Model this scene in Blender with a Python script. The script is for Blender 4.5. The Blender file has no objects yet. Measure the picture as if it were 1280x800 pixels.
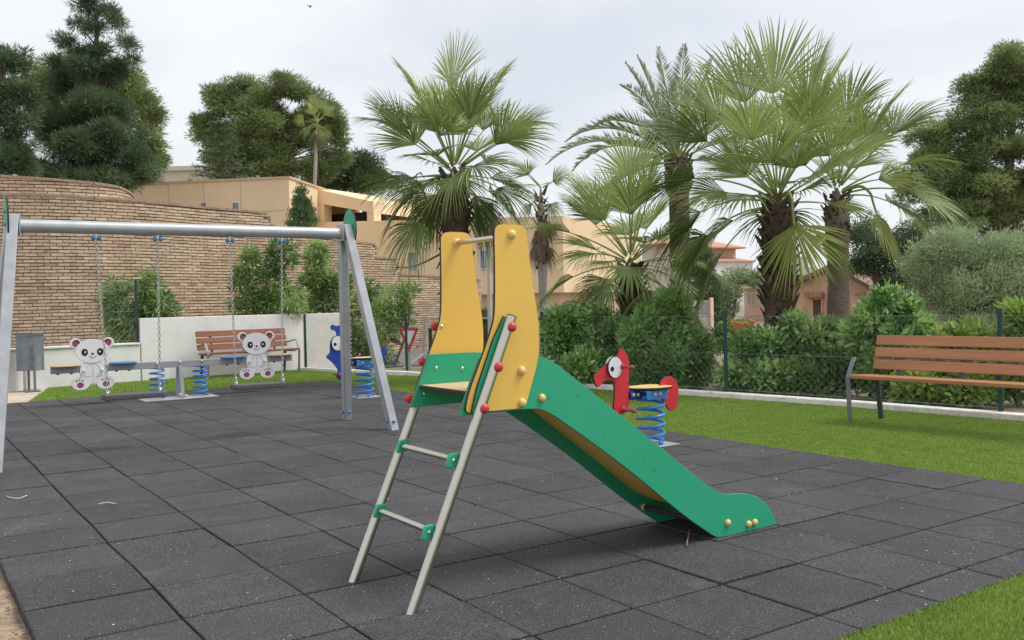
import bpy, math, random
import numpy as np
from mathutils import Vector, Matrix
R_ = math.radians
rng = np.random.default_rng(7); random.seed(7)
C = bpy.context.scene.collection
scene = bpy.context.scene

# ------------------------------------------------------------ camera
FPX = 1158.27
CAM = np.array([-2.4535, -1.7954, 1.2398])
BX = np.array([0.82782, -0.56056, -0.02195]); BY = np.array([0.02975, 0.00479, 0.99955]); BZ = np.array([0.5602, 0.8281, -0.02064])
cd = bpy.data.cameras.new('camera'); cam = bpy.data.objects.new('camera', cd); C.objects.link(cam)
cam.matrix_world = Matrix(((BX[0], BY[0], -BZ[0], CAM[0]), (BX[1], BY[1], -BZ[1], CAM[1]), (BX[2], BY[2], -BZ[2], CAM[2]), (0, 0, 0, 1)))
cd.sensor_width = 36; cd.lens = FPX / 1280 * 36; cd.clip_start = 0.05; cd.clip_end = 3000
scene.camera = cam
def at(px, py, D):
    return CAM + D * ((px - 640) / FPX * BX - (py - 400) / FPX * BY + BZ)
def ground(px, py, z=0):
    d = (px - 640) / FPX * BX - (py - 400) / FPX * BY + BZ
    return CAM + d * (z - CAM[2]) / d[2]

# ------------------------------------------------------------ light
SUN_EL, SUN_AZ = 58, 122      # azimuth clockwise from +Y towards +X
w = bpy.data.worlds.new('World'); scene.world = w; w.use_nodes = True
nt = w.node_tree; nt.nodes.clear()
def N(t, **k):
    n = nt.nodes.new(t)
    for a, b in k.items(): setattr(n, a, b)
    return n
L = lambda a, b: nt.links.new(a, b)
sky = N('ShaderNodeTexSky', sky_type='NISHITA', sun_disc=False, sun_elevation=R_(SUN_EL), sun_rotation=R_(SUN_AZ), dust_density=2.0)
tc = N('ShaderNodeTexCoord'); mp = N('ShaderNodeMapping'); mp.inputs['Scale'].default_value = (1, 1, 2.6)
nz = N('ShaderNodeTexNoise'); nz.inputs['Scale'].default_value = 2.2; nz.inputs['Detail'].default_value = 6; nz.inputs['Roughness'].default_value = .5; nz.inputs['Distortion'].default_value = .35
L(tc.outputs['Generated'], mp.inputs[0]); L(mp.outputs[0], nz.inputs['Vector'])
cr = N('ShaderNodeValToRGB'); cr.color_ramp.elements[0].position = .33; cr.color_ramp.elements[0].color = (.70, .72, .755, 1)
cr.color_ramp.elements[1].position = .68; cr.color_ramp.elements[1].color = (.84, .85, .875, 1)
L(nz.outputs[0], cr.inputs[0])
sc = N('ShaderNodeVectorMath', operation='SCALE'); sc.inputs['Scale'].default_value = 7.6; L(cr.outputs[0], sc.inputs[0])
fr = N('ShaderNodeValToRGB'); fr.color_ramp.elements[0].position = .3; fr.color_ramp.elements[0].color = (.74, .74, .74, 1)
fr.color_ramp.elements[1].position = .55; fr.color_ramp.elements[1].color = (.93, .93, .93, 1)
L(nz.outputs[0], fr.inputs[0])
mx = N('ShaderNodeMix', data_type='RGBA'); L(fr.outputs[0], mx.inputs[0]); L(sky.outputs[0], mx.inputs[6]); L(sc.outputs[0], mx.inputs[7])
bg = N('ShaderNodeBackground'); bg.inputs['Strength'].default_value = .087; L(mx.outputs[2], bg.inputs[0])
L(bg.outputs[0], N('ShaderNodeOutputWorld').inputs[0])
sl = bpy.data.lights.new('sun', 'SUN'); sl.energy = 1.5; sl.angle = R_(26); sl.color = (1, .965, .91)
so = bpy.data.objects.new('sun', sl); C.objects.link(so)
sd = Vector((math.sin(R_(SUN_AZ)) * math.cos(R_(SUN_EL)), math.cos(R_(SUN_AZ)) * math.cos(R_(SUN_EL)), math.sin(R_(SUN_EL))))
so.rotation_euler = sd.to_track_quat('Z', 'Y').to_euler(); so.location = (0, 0, 20)
vs = scene.view_settings; vs.view_transform = 'Standard'; vs.look = 'None'; vs.gamma = 1; vs.use_curve_mapping = False; vs.exposure = 0.88
scene.render.engine = 'CYCLES'

# ------------------------------------------------------------ materials
def lin(r, g, b):
    f = lambda c: (c / 255 / 12.92) if c / 255 <= .04045 else ((c / 255 + .055) / 1.055) ** 2.4
    return (f(r), f(g), f(b), 1)
def new_mat(name):
    m = bpy.data.materials.new(name); m.use_nodes = True
    t = m.node_tree; return m, t, t.nodes['Principled BSDF']
def mat(name, col, rough=.5, metal=0, var=.12, scale=6, bump=0, bscale=60, spec=.5, dirt=0, coat=0, stretch=None):
    m, t, p = new_mat(name); n = t.nodes; l = t.links
    p.inputs['Roughness'].default_value = rough; p.inputs['Metallic'].default_value = metal
    p.inputs['Specular IOR Level'].default_value = spec; p.inputs['Coat Weight'].default_value = coat
    co = n.new('ShaderNodeTexCoord'); mp = n.new('ShaderNodeMapping'); l.new(co.outputs['Object'], mp.inputs[0])
    if stretch: mp.inputs['Scale'].default_value = stretch
    a = n.new('ShaderNodeTexNoise'); a.inputs['Scale'].default_value = scale; a.inputs['Detail'].default_value = 7; a.inputs['Roughness'].default_value = .6
    l.new(mp.outputs[0], a.inputs['Vector'])
    r = n.new('ShaderNodeValToRGB'); r.color_ramp.elements[0].position = .3; r.color_ramp.elements[1].position = .72
    c = np.array(col[:3]); r.color_ramp.elements[0].color = (*np.clip(c * (1 - var), 0, 1), 1); r.color_ramp.elements[1].color = (*np.clip(c * (1 + var), 0, 1), 1)
    l.new(a.outputs[0], r.inputs[0]); out = r.outputs[0]
    if dirt:
        b = n.new('ShaderNodeTexNoise'); b.inputs['Scale'].default_value = scale * 2.7; b.inputs['Detail'].default_value = 9; b.inputs['Roughness'].default_value = .72
        l.new(mp.outputs[0], b.inputs['Vector'])
        rr = n.new('ShaderNodeValToRGB'); rr.color_ramp.elements[0].position = .52; rr.color_ramp.elements[1].position = .75
        rr.color_ramp.elements[1].color = (dirt, dirt, dirt, 1); l.new(b.outputs[0], rr.inputs[0])
        x = n.new('ShaderNodeMix'); x.data_type = 'RGBA'; l.new(rr.outputs[0], x.inputs[0]); l.new(out, x.inputs[6]); x.inputs[7].default_value = (.16, .14, .12, 1); out = x.outputs[2]
    l.new(out, p.inputs['Base Color'])
    rr = n.new('ShaderNodeMapRange'); l.new(a.outputs[0], rr.inputs[0]); rr.inputs[3].default_value = max(0, rough - .1); rr.inputs[4].default_value = min(1, rough + .12); l.new(rr.outputs[0], p.inputs['Roughness'])
    if bump:
        b = n.new('ShaderNodeTexNoise'); b.inputs['Scale'].default_value = bscale; b.inputs['Detail'].default_value = 4; l.new(mp.outputs[0], b.inputs['Vector'])
        bu = n.new('ShaderNodeBump'); bu.inputs['Strength'].default_value = 1; bu.inputs['Distance'].default_value = bump; l.new(b.outputs[0], bu.inputs['Height']); l.new(bu.outputs[0], p.inputs['Normal'])
    return m
def leaf_mat(name, dark, light, rough=.5, trans=.3, spec=.35):
    m, t, p = new_mat(name); n = t.nodes; l = t.links
    a = n.new('ShaderNodeAttribute'); a.attribute_name = 'tint'
    r = n.new('ShaderNodeValToRGB'); r.color_ramp.elements[0].color = (*dark, 1); r.color_ramp.elements[1].color = (*light, 1)
    l.new(a.outputs['Fac'], r.inputs[0]); l.new(r.outputs[0], p.inputs['Base Color'])
    p.inputs['Roughness'].default_value = rough; p.inputs['Specular IOR Level'].default_value = spec
    tr = n.new('ShaderNodeBsdfTranslucent'); hs = n.new('ShaderNodeHueSaturation'); hs.inputs['Value'].default_value = 1.5; hs.inputs['Hue'].default_value = .49
    l.new(r.outputs[0], hs.inputs['Color']); l.new(hs.outputs[0], tr.inputs[0])
    ms = n.new('ShaderNodeMixShader'); ms.inputs[0].default_value = trans
    l.new(p.outputs[0], ms.inputs[1]); l.new(tr.outputs[0], ms.inputs[2]); l.new(ms.outputs[0], n['Material Output'].inputs[0])
    return m

# ------------------------------------------------------------ mesh helpers
class MB:
    def __init__(s): s.v = []; s.f = []; s.m = []; s.tint = []; s.has = False
    def add(s, vs, fs, mi=0, tint=0.5):
        o = len(s.v); s.v.extend([tuple(map(float, q)) for q in vs]); s.f.extend([tuple(i + o for i in f) for f in fs]); s.m.extend([mi] * len(fs)); s.tint.extend([tint] * len(vs)); return s
    def box(s, c, size, rot=None, mi=0, bev=0):
        hx, hy, hz = np.array(size) / 2
        if bev:
            b = bev; P = []
            for sz in (-1, 1):
                for (sx, sy) in ((-1, -1), (1, -1), (1, 1), (-1, 1)): P.append((sx * (hx - b), sy * (hy - b), sz * hz))
            for sz in (-1, 1):
                for (sx, sy) in ((-1, -1), (1, -1), (1, 1), (-1, 1)): P.append((sx * hx, sy * (hy - b), sz * (hz - b)))
            for sz in (-1, 1):
                for (sx, sy) in ((-1, -1), (1, -1), (1, 1), (-1, 1)): P.append((sx * (hx - b), sy * hy, sz * (hz - b)))
            F = [(0, 3, 2, 1), (4, 5, 6, 7)]
            # side faces: +x uses ring x pts (8..15), +y uses ring y pts (16..23)
            F += [(9, 10, 14, 13), (11, 8, 12, 15), (18, 19, 23, 22), (16, 17, 21, 20)]
            F += [(4, 20, 21, 5), (6, 22, 23, 7), (5, 13, 14, 6), (7, 15, 12, 4), (0, 1, 17, 16), (2, 3, 19, 18), (1, 2, 10, 9), (3, 0, 8, 11)]
            F += [(17, 9, 13, 21), (10, 18, 22, 14), (19, 11, 15, 23), (8, 16, 20, 12)]
            F += [(5, 21, 13), (6, 14, 22), (7, 23, 15), (4, 12, 20), (1, 9, 17), (2, 18, 10), (3, 11, 19), (0, 16, 8)]
        else:
            P = [(sx * hx, sy * hy, sz * hz) for sz in (-1, 1) for (sx, sy) in ((-1, -1), (1, -1), (1, 1), (-1, 1))]
            F = [(0, 3, 2, 1), (4, 5, 6, 7), (0, 1, 5, 4), (1, 2, 6, 5), (2, 3, 7, 6), (3, 0, 4, 7)]
        P = np.array(P)
        if rot is not None: P = P @ np.array(rot).T
        return s.add(P + np.array(c), F, mi)
    def bar(s, a, b, w, h, up=(0, 0, 1), mi=0, bev=0):
        a = np.array(a, float); b = np.array(b, float); d = b - a; Ln = np.linalg.norm(d); d /= Ln
        u = np.array(up, float); x = np.cross(d, u); x /= np.linalg.norm(x); u = np.cross(x, d)
        return s.box((a + b) / 2, (Ln, w, h), np.stack([d, -x, u], 1), mi, bev)
    def tube(s, pts, rad, n=10, cap=True, mi=0, tint=.5):
        pts = np.array(pts, float); k = len(pts); rad = np.broadcast_to(rad, (k,))
        T = np.gradient(pts, axis=0); T /= np.linalg.norm(T, axis=1)[:, None] + 1e-9
        u = np.array([0, 0, 1.]) if abs(T[0][2]) < .9 else np.array([1., 0, 0]); V = []
        x = np.cross(T[0], u); x /= np.linalg.norm(x)
        for i in range(k):
            x = x - T[i] * (x @ T[i]); x /= np.linalg.norm(x) + 1e-9; y = np.cross(T[i], x)
            for j in range(n):
                a = 2 * math.pi * j / n; V.append(pts[i] + rad[i] * (math.cos(a) * x + math.sin(a) * y))
        F = [(i * n + j, i * n + (j + 1) % n, (i + 1) * n + (j + 1) % n, (i + 1) * n + j) for i in range(k - 1) for j in range(n)]
        if cap: F += [tuple(range(n))[::-1], tuple((k - 1) * n + j for j in range(n))]
        return s.add(V, F, mi, tint)
    def ball(s, c, r, sq=(1, 1, 1), n=10, mi=0, axis=None):
        V = [(0, 0, r)]; m = n // 2
        for i in range(1, m):
            for j in range(n):
                a = math.pi * i / m; b = 2 * math.pi * j / n; V.append((r * math.sin(a) * math.cos(b), r * math.sin(a) * math.sin(b), r * math.cos(a)))
        V.append((0, 0, -r)); F = [(0, 1 + j, 1 + (j + 1) % n) for j in range(n)]
        for i in range(m - 2):
            for j in range(n): F.append((1 + i * n + j, 1 + (i + 1) * n + j, 1 + (i + 1) * n + (j + 1) % n, 1 + i * n + (j + 1) % n))
        e = 1 + (m - 2) * n; F += [(e + (j + 1) % n, e + j, len(V) - 1) for j in range(n)]
        return s.add(np.array(V) * np.array(sq) + np.array(c), F, mi)
    def prism(s, outline, o, ax, ay, az, t, ch=.0015, mi=0, me=1):
        """outline (2D) in plane ax/ay, from o along az by t, small chamfer; edge material me"""
        P = np.array(outline, float)
        if sum(P[i][0] * P[(i + 1) % len(P)][1] - P[(i + 1) % len(P)][0] * P[i][1] for i in range(len(P))) < 0: P = P[::-1]
        n = len(P); e = np.roll(P, -1, 0) - np.roll(P, 1, 0); e /= np.linalg.norm(e, axis=1)[:, None] + 1e-9
        nrm = np.stack([e[:, 1], -e[:, 0]], 1); I = P - nrm * ch
        o, ax, ay, az = [np.array(q, float) for q in (o, ax, ay, az)]
        ring = lambda Q, d: [o + q[0] * ax + q[1] * ay + d * az for q in Q]
        V = ring(I, 0) + ring(P, ch) + ring(P, t - ch) + ring(I, t)
        flip = np.cross(ax, ay) @ az > 0
        fs = [tuple(range(n))[::-1]], [tuple(3 * n + i for i in range(n))]
        side = [(k * n + i, k * n + (i + 1) % n, (k + 1) * n + (i + 1) % n, (k + 1) * n + i) for k in range(3) for i in range(n)]
        F = fs[0] + fs[1]
        if not flip: F = [f[::-1] for f in F]; side = [f[::-1] for f in side]
        s.add(V, F, mi); b = len(s.v) - len(V)
        s.f.extend([tuple(i + b for i in f) for f in side]); s.m.extend([me] * len(side))
        return s
    def build(s, name, mats, parent=None, smooth=40, label=None):
        me = bpy.data.meshes.new(name); V = np.array(s.v, np.float64)
        me.from_pydata((V - origin(parent)).tolist() if parent else s.v, [], s.f)
        return finish(me, name, mats, parent, smooth, s.m, label)
def origin(o):
    p = np.zeros(3)
    while o: p += np.array(o.location); o = o.parent
    return p
def finish(me, name, mats, parent, smooth=None, mi=None, label=None):
    if not isinstance(mats, (list, tuple)): mats = [mats]
    for m in mats: me.materials.append(m)
    if mi is not None and len(mats) > 1: me.polygons.foreach_set('material_index', np.minimum(mi, len(mats) - 1).astype(np.int32) if isinstance(mi, np.ndarray) else [min(q, len(mats) - 1) for q in mi])
    if smooth:
        me.polygons.foreach_set('use_smooth', [True] * len(me.polygons)); me.set_sharp_from_angle(angle=R_(smooth))
    me.update()
    o = bpy.data.objects.new(name, me); C.objects.link(o)
    if parent: o.parent = parent
    if label: o['label'] = label
    return o
def tag(o, label=None, cat=None, group=None, kind=None):
    if label: o['label'] = label
    if cat: o['category'] = cat
    if group: o['group'] = group
    if kind: o['kind'] = kind
    return o
def thing(name, loc, label, cat, group=None, rz=0):
    o = bpy.data.objects.new(name, None); C.objects.link(o); o.location = tuple(map(float, loc)); o.rotation_euler = (0, 0, rz); o.empty_display_size = .1
    return tag(o, label, cat, group)
def copy_tree(o, parent=None):
    c = o.copy(); C.objects.link(c)
    if parent: c.parent = parent
    for ch in [q for q in bpy.data.objects if q.parent == o and q != c]: copy_tree(ch, c)
    return c
def chaikin(P, it=2):
    P = np.array(P, float)
    for _ in range(it):
        Q = np.roll(P, -1, 0); P = np.stack([.75 * P + .25 * Q, .25 * P + .75 * Q], 1).reshape(-1, 2)
    return P
def ell(cx, cy, rx, ry, n=28, a0=0):
    return [(cx + rx * math.cos(2 * math.pi * i / n + a0), cy + ry * math.sin(2 * math.pi * i / n + a0)) for i in range(n)]
def spline(pts, n=8):
    P = np.array(pts, float); P = np.vstack([2 * P[0] - P[1], P, 2 * P[-1] - P[-2]]); out = []
    for i in range(1, len(P) - 2):
        for t in np.linspace(0, 1, n, endpoint=False):
            a, b, c, d = P[i - 1:i + 3]; out.append(.5 * (2 * b + (c - a) * t + (2 * a - 5 * b + 4 * c - d) * t * t + (3 * b - a - 3 * c + d) * t ** 3))
    out.append(P[-2]); return np.array(out)

# fast quads from numpy arrays
def quad_mesh(name, V, nper, mats, parent, tint=None, smooth=None, mi=None):
    """V: (n*nper,3), each consecutive nper verts = one face"""
    V = np.asarray(V, np.float64) - (origin(parent) if parent else 0); n = len(V) // nper
    me = bpy.data.meshes.new(name); me.vertices.add(len(V)); me.vertices.foreach_set('co', V.astype(np.float32).ravel())
    me.loops.add(len(V)); me.loops.foreach_set('vertex_index', np.arange(len(V), dtype=np.int32))
    me.polygons.add(n); me.polygons.foreach_set('loop_start', np.arange(0, len(V), nper, dtype=np.int32))
    if tint is not None:
        a = me.attributes.new('tint', 'FLOAT', 'POINT'); a.data.foreach_set('value', np.repeat(np.clip(tint, 0, 1), nper).astype(np.float32))
    me.update(calc_edges=True)
    return finish(me, name, mats, parent, None, mi)
def unit(v): return v / (np.linalg.norm(v, axis=-1, keepdims=True) + 1e-9)
def leaves(P, D, ln, wd, g=None):
    """diamond leaves at P pointing along D"""
    g = g or rng; n = len(P); D = unit(D); r = unit(np.cross(D, unit(g.normal(size=(n, 3)))))
    ln = np.broadcast_to(ln, (n,))[:, None]; wd = np.broadcast_to(wd, (n,))[:, None]
    nn = np.cross(D, r)
    return np.stack([P, P + D * ln * .45 + r * wd * .5 + nn * wd * .12, P + D * ln, P + D * ln * .45 - r * wd * .5 + nn * wd * .12], 1).reshape(-1, 3)

# ============================================================ THE SETTING
M_earth = mat('earth', (.26, .20, .14), .95, var=.3, scale=5, bump=.02, bscale=22, dirt=.5)
M_road = mat('asphalt', (.16, .155, .15), .9, var=.2, scale=3)
M_conc = mat('concrete', (.46, .42, .37), .9, var=.15, scale=4, bump=.004, dirt=.3)
def sheet(name, pts, z, m):
    o = MB().add([(x, y, z) for x, y in pts], [tuple(range(len(pts)))]).build(name, m, smooth=None); return tag(o, kind='structure')
sheet('ground', [(-300, -60), (400, -60), (400, 900), (-300, 900)], -.06, M_earth)
sheet('road', [(5.8, 15.2), (30, 12), (40, 17), (8, 24)], -.045, M_road)
# bare earth with clods beside the mat
mb = MB(); xs = np.linspace(-4.2, -2.0, 70); ys = np.linspace(-1, 13.5, 300)
from mathutils import noise as mn
V = []; F = []
for j, y in enumerate(ys):
    for i, x in enumerate(xs):
        e = mn.fractal(Vector((x * 3, y * 3, 0)), 1, 2, 6); V.append((x, y, -.045 + .022 * e + .012 * mn.noise(Vector((x * 11, y * 11, 3)))))
nx = len(xs); F = [(j * nx + i, j * nx + i + 1, (j + 1) * nx + i + 1, (j + 1) * nx + i) for j in range(len(ys) - 1) for i in range(nx - 1)]
M_sand = mat('sandy_earth', (.42, .31, .21), .95, var=.45, scale=14, bump=.03, bscale=70, dirt=.7)
tag(mb.add(V, F).build('earth_strip', M_sand, smooth=60), kind='structure')
g_ = np.random.default_rng(3); P = np.stack([g_.uniform(-2.8, -2.03, 1500), g_.uniform(.8, 6, 1500), np.full(1500, -.03)], 1)
mb = MB()
for q in P: r = g_.lognormal(-5.1, .5); mb.ball(q, r, g_.uniform(.6, 1.2, 3), 6)
tag(mb.build('gravel', M_sand, smooth=None), 'loose pebbles and clods on the bare earth beside the mat', 'gravel', kind='stuff')

# rubber tiles
def rubber():
    m, t, p = new_mat('rubber'); n = t.nodes; l = t.links; co = n.new('ShaderNodeTexCoord')
    a = n.new('ShaderNodeTexNoise'); a.inputs['Scale'].default_value = 150; a.inputs['Detail'].default_value = 5; a.inputs['Roughness'].default_value = .7; l.new(co.outputs['Object'], a.inputs['Vector'])
    r = n.new('ShaderNodeValToRGB'); e = r.color_ramp.elements; e[0].position = .36; e[0].color = (.006, .006, .007, 1); e[1].position = .64; e[1].color = (.118, .118, .124, 1)
    l.new(a.outputs[0], r.inputs[0])
    b = n.new('ShaderNodeTexNoise'); b.inputs['Scale'].default_value = 1.7; b.inputs['Detail'].default_value = 8; b.inputs['Roughness'].default_value = .65; l.new(co.outputs['Object'], b.inputs['Vector'])
    rb = n.new('ShaderNodeValToRGB'); rb.color_ramp.elements[0].position = .3; rb.color_ramp.elements[0].color = (.74, .74, .75, 1); rb.color_ramp.elements[1].position = .75; rb.color_ramp.elements[1].color = (1.2, 1.19, 1.17, 1)
    l.new(b.outputs[0], rb.inputs[0])
    mu = n.new('ShaderNodeMix'); mu.data_type = 'RGBA'; mu.blend_type = 'MULTIPLY'; mu.inputs[0].default_value = 1; l.new(r.outputs[0], mu.inputs[6]); l.new(rb.outputs[0], mu.inputs[7])
    at_ = n.new('ShaderNodeAttribute'); at_.attribute_name = 'tint'; mr = n.new('ShaderNodeMapRange'); l.new(at_.outputs['Fac'], mr.inputs[0]); mr.inputs[3].default_value = .86; mr.inputs[4].default_value = 1.14
    m3 = n.new('ShaderNodeVectorMath'); m3.operation = 'SCALE'; l.new(mu.outputs[2], m3.inputs[0]); l.new(mr.outputs[0], m3.inputs['Scale'])
    # scattered pale granules
    v = n.new('ShaderNodeTexVoronoi'); v.inputs['Scale'].default_value = 75; l.new(co.outputs['Object'], v.inputs['Vector'])
    rv = n.new('ShaderNodeValToRGB'); rv.color_ramp.elements[0].position = .10; rv.color_ramp.elements[0].color = (1, 1, 1, 1); rv.color_ramp.elements[1].position = .16; rv.color_ramp.elements[1].color = (0, 0, 0, 1); l.new(v.outputs['Distance'], rv.inputs[0])
    sx = n.new('ShaderNodeSeparateColor'); l.new(v.outputs['Color'], sx.inputs[0]); gt = n.new('ShaderNodeMath'); gt.operation = 'GREATER_THAN'; gt.inputs[1].default_value = .66; l.new(sx.outputs[0], gt.inputs[0])
    mm = n.new('ShaderNodeMath'); mm.operation = 'MULTIPLY'; l.new(rv.outputs[0], mm.inputs[0]); l.new(gt.outputs[0], mm.inputs[1])
    m4 = n.new('ShaderNodeMix'); m4.data_type = 'RGBA'; l.new(mm.outputs[0], m4.inputs[0]); l.new(m3.outputs[0], m4.inputs[6]); m4.inputs[7].default_value = (.42, .41, .38, 1)
    # dusty scuffs
    s = n.new('ShaderNodeTexNoise'); s.inputs['Scale'].default_value = 3.1; s.inputs['Detail'].default_value = 10; s.inputs['Roughness'].default_value = .75; s.inputs['Distortion'].default_value = .6; l.new(co.outputs['Object'], s.inputs['Vector'])
    rs = n.new('ShaderNodeValToRGB'); rs.color_ramp.elements[0].position = .56; rs.color_ramp.elements[0].color = (0, 0, 0, 1); rs.color_ramp.elements[1].position = .8; rs.color_ramp.elements[1].color = (.55, .55, .55, 1); l.new(s.outputs[0], rs.inputs[0])
    m5 = n.new('ShaderNodeMix'); m5.data_type = 'RGBA'; l.new(rs.outputs[0], m5.inputs[0]); l.new(m4.outputs[2], m5.inputs[6]); m5.inputs[7].default_value = (.2, .19, .175, 1)
    l.new(m5.outputs[2], p.inputs['Base Color']); p.inputs['Roughness'].default_value = .85; p.inputs['Specular IOR Level'].default_value = .3
    bu = n.new('ShaderNodeBump'); bu.inputs['Distance'].default_value = .004; bu.inputs['Strength'].default_value = .8; l.new(a.outputs[0], bu.inputs['Height']); l.new(bu.outputs[0], p.inputs['Normal'])
    return m
M_rub = rubber()
XS = [-2.02] + [-1.5 + .5 * i for i in range(11)]; XS[-1] = 3.53
YS = [.3] + [.5 + .5 * i for i in range(25)]
g_ = np.random.default_rng(11)
lx = {}   # wandering joints
mb = MB(); tints = []
jx = g_.normal(0, .003, (len(YS), len(XS))); jy = g_.normal(0, .002, (len(YS), len(XS)))
for j in range(len(YS) - 1):
    for i in range(len(XS) - 1):
        gx0, gx1 = np.maximum(.0035, g_.normal(.0046, .0006, 2)); gy = np.maximum(.0065, g_.normal(.0085, .0010, 2)); h = g_.normal(0, .0008, 4) * .7 + g_.normal(0, .0012)
        c = [(XS[i] + jx[j, i] + gx0, YS[j] + jy[j, i] + gy[0]), (XS[i + 1] + jx[j, i + 1] - gx1, YS[j] + jy[j, i + 1] + gy[0]),
             (XS[i + 1] + jx[j + 1, i + 1] - gx1, YS[j + 1] + jy[j + 1, i + 1] - gy[1]), (XS[i] + jx[j + 1, i] + gx0, YS[j + 1] + jy[j + 1, i] - gy[1])]
        b = .0035; s = ((1, 1), (-1, 1), (-1, -1), (1, -1))
        V = [(x, y, -.045) for x, y in c] + [(x, y, h[k] - b) for k, (x, y) in enumerate(c)] + [(x + b * s[k][0], y + b * s[k][1], h[k]) for k, (x, y) in enumerate(c)]
        F = [(8, 9, 10, 11)] + [(a + k, a + (k + 1) % 4, a + 4 + (k + 1) % 4, a + 4 + k) for a in (0, 4) for k in range(4)]
        mb.add(V, F, 0, g_.uniform(0, 1))
o = mb.build('rubber_mat', M_rub, smooth=None); a = o.data.attributes.new('tint', 'FLOAT', 'POINT'); a.data.foreach_set('value', np.array(mb.tint, np.float32))
tag(o, kind='structure')
sheet('mat_bed', [(-2.0, .32), (3.5, .32), (3.5, 12.48), (-2.0, 12.48)], -.04, mat('bed', (.02, .02, .02), .95))

# artificial turf: base sheets and blades
KERB = [(6.60, -3), (6.54, 0), (6.50, 2.8), (6.36, 4.6), (6.10, 6.2), (5.62, 8.8), (5.28, 11), (5.0, 12.7), (4.5, 14.0), (4.12, 15.25)]
def wall_y(x): return 14.83 + .13 * (x + .2)
M_turfb = mat('turf_base', (.13, .19, .03), .9, var=.3, scale=40, bump=.01, bscale=120)
KI = [(x - .06, y) for x, y in KERB]
sheet('turf_strip', [(3.53, .3)] + [q for q in KI if q[1] > .3] + [(-.3, wall_y(-.3)), (-.85, 12.55), (3.53, 12.5)], -.012, M_turfb)
sheet('turf_front', [(-2.0, -4), (6.5, -4), (6.47, .295), (-2.0, .295)], -.013, M_turfb)
M_blade = leaf_mat('turf_blade', (.095, .18, .024), (.39, .52, .12), .55, .2, .25)
def blades(name, x0, x1, y0, y1, dens, h, wd, inside=None, lab=''):
    n = int((x1 - x0) * (y1 - y0) * dens); g = rng
    P = np.stack([g.uniform(x0, x1, n), g.uniform(y0, y1, n), np.full(n, -.012)], 1)
    if inside is not None: P = P[inside(P)]; n = len(P)
    a = g.uniform(0, 2 * math.pi, n); side = np.stack([np.cos(a), np.sin(a), 0 * a], 1) * wd / 2
    tip = P + np.stack([g.normal(0, .35, n) * h, g.normal(0, .35, n) * h, g.uniform(.6, 1.15, n) * h], 1)
    cl = np.array([mn.noise(Vector((p[0] * 6, p[1] * 6, 0))) for p in P])
    cl2 = np.array([mn.noise(Vector((p[0] * 1.1, p[1] * 1.1, 5))) for p in P])
    ob = quad_mesh(name, np.stack([P - side, P + side, tip], 1).reshape(-1, 3), 3, M_blade, None, .5 + .12 * cl + .05 * cl2 + g.normal(0, .22, n))
    return tag(ob, lab, 'grass', kind='stuff')
kx = lambda y: np.interp(y, [q[1] for q in KERB], [q[0] for q in KERB]) - .07
blades('grass', 3.52, 6.5, .6, 5.5, 17000, .015, .007, lambda P: P[:, 0] < kx(P[:, 1]), 'green artificial turf strip between the rubber mat and the kerb by the single long bench')
blades('grass', 3.52, 6.5, 5.5, 12.5, 6500, .016, .010, lambda P: P[:, 0] < kx(P[:, 1]), 'green artificial turf behind the slide along the chain link fence')
blades('grass', -.9, 4.7, 12.5, 15.3, 4000, .03, .011, lambda P: (P[:, 1] < wall_y(P[:, 0])) & (P[:, 0] < kx(P[:, 1])) & (P[:, 0] > -.85 + .24 * (P[:, 1] - 12.5)), 'green artificial turf in front of the white wall')
blades('grass', .1, 2.9, -.5, .31, 30000, .018, .0055, None, 'green artificial turf in the nearest right corner')
# paved corner
sheet('path', [(-3.5, 12.56), (-.85, 12.56), (-.3, wall_y(-.3)), (-1.4, 14.6), (-3.5, 13.2)], -.008, mat('flagstone', (.5, .42, .34), .9, var=.25, scale=3, dirt=.3, bump=.004))

# kerb
def kerb():
    mb = MB(); P = np.array(KERB)
    for i in range(len(P) - 1):
        a, b = P[i], P[i + 1]; n = max(1, int(np.linalg.norm(b - a) / .6))
        for k in range(n):
            p = a + (b - a) * k / n; q = a + (b - a) * (k + 1) / n
            mb.bar((*(p), .0), (*(q), .0), .15, .11, bev=.008)
    o = mb.build('kerb', M_conc2, smooth=None); return tag(o, kind='structure')
M_conc2 = mat('kerb_stone', (.78, .76, .71), .85, var=.15, scale=8, bump=.006, bscale=30, dirt=.45)
kerb()

# litter
g_ = np.random.default_rng(5); n = 15000
P = np.stack([g_.uniform(-2, 3.5, n), .3 + 12.2 * g_.uniform(0, 1, n) ** 1.1, g_.uniform(.002, .004, n)], 1)
cl = np.array([mn.noise(Vector((p[0] * .9, p[1] * .9, 9))) for p in P]); P = P[cl + g_.uniform(-.5, .5, n) > -.1]; n = len(P)
a = g_.uniform(0, 6.28, n); s = np.minimum(g_.lognormal(-6.15, .48, n), .012); d1 = np.stack([np.cos(a), np.sin(a), 0 * a], 1) * s[:, None]; d2 = np.stack([-np.sin(a), np.cos(a), .2 + 0 * a], 1) * (s * g_.uniform(.25, .8, n))[:, None]
o = quad_mesh('litter', np.stack([P - d1, P - d2, P + d1, P + d2], 1).reshape(-1, 3), 4, leaf_mat('litter', (.42, .38, .30), (.75, .74, .68), .8, .1), None, g_.uniform(0, 1, n))
tag(o, 'small pale petals and bits scattered over the black rubber tiles', 'litter', kind='stuff')
M_twig = mat('dry_twig', (.62, .54, .44), .8)
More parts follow.
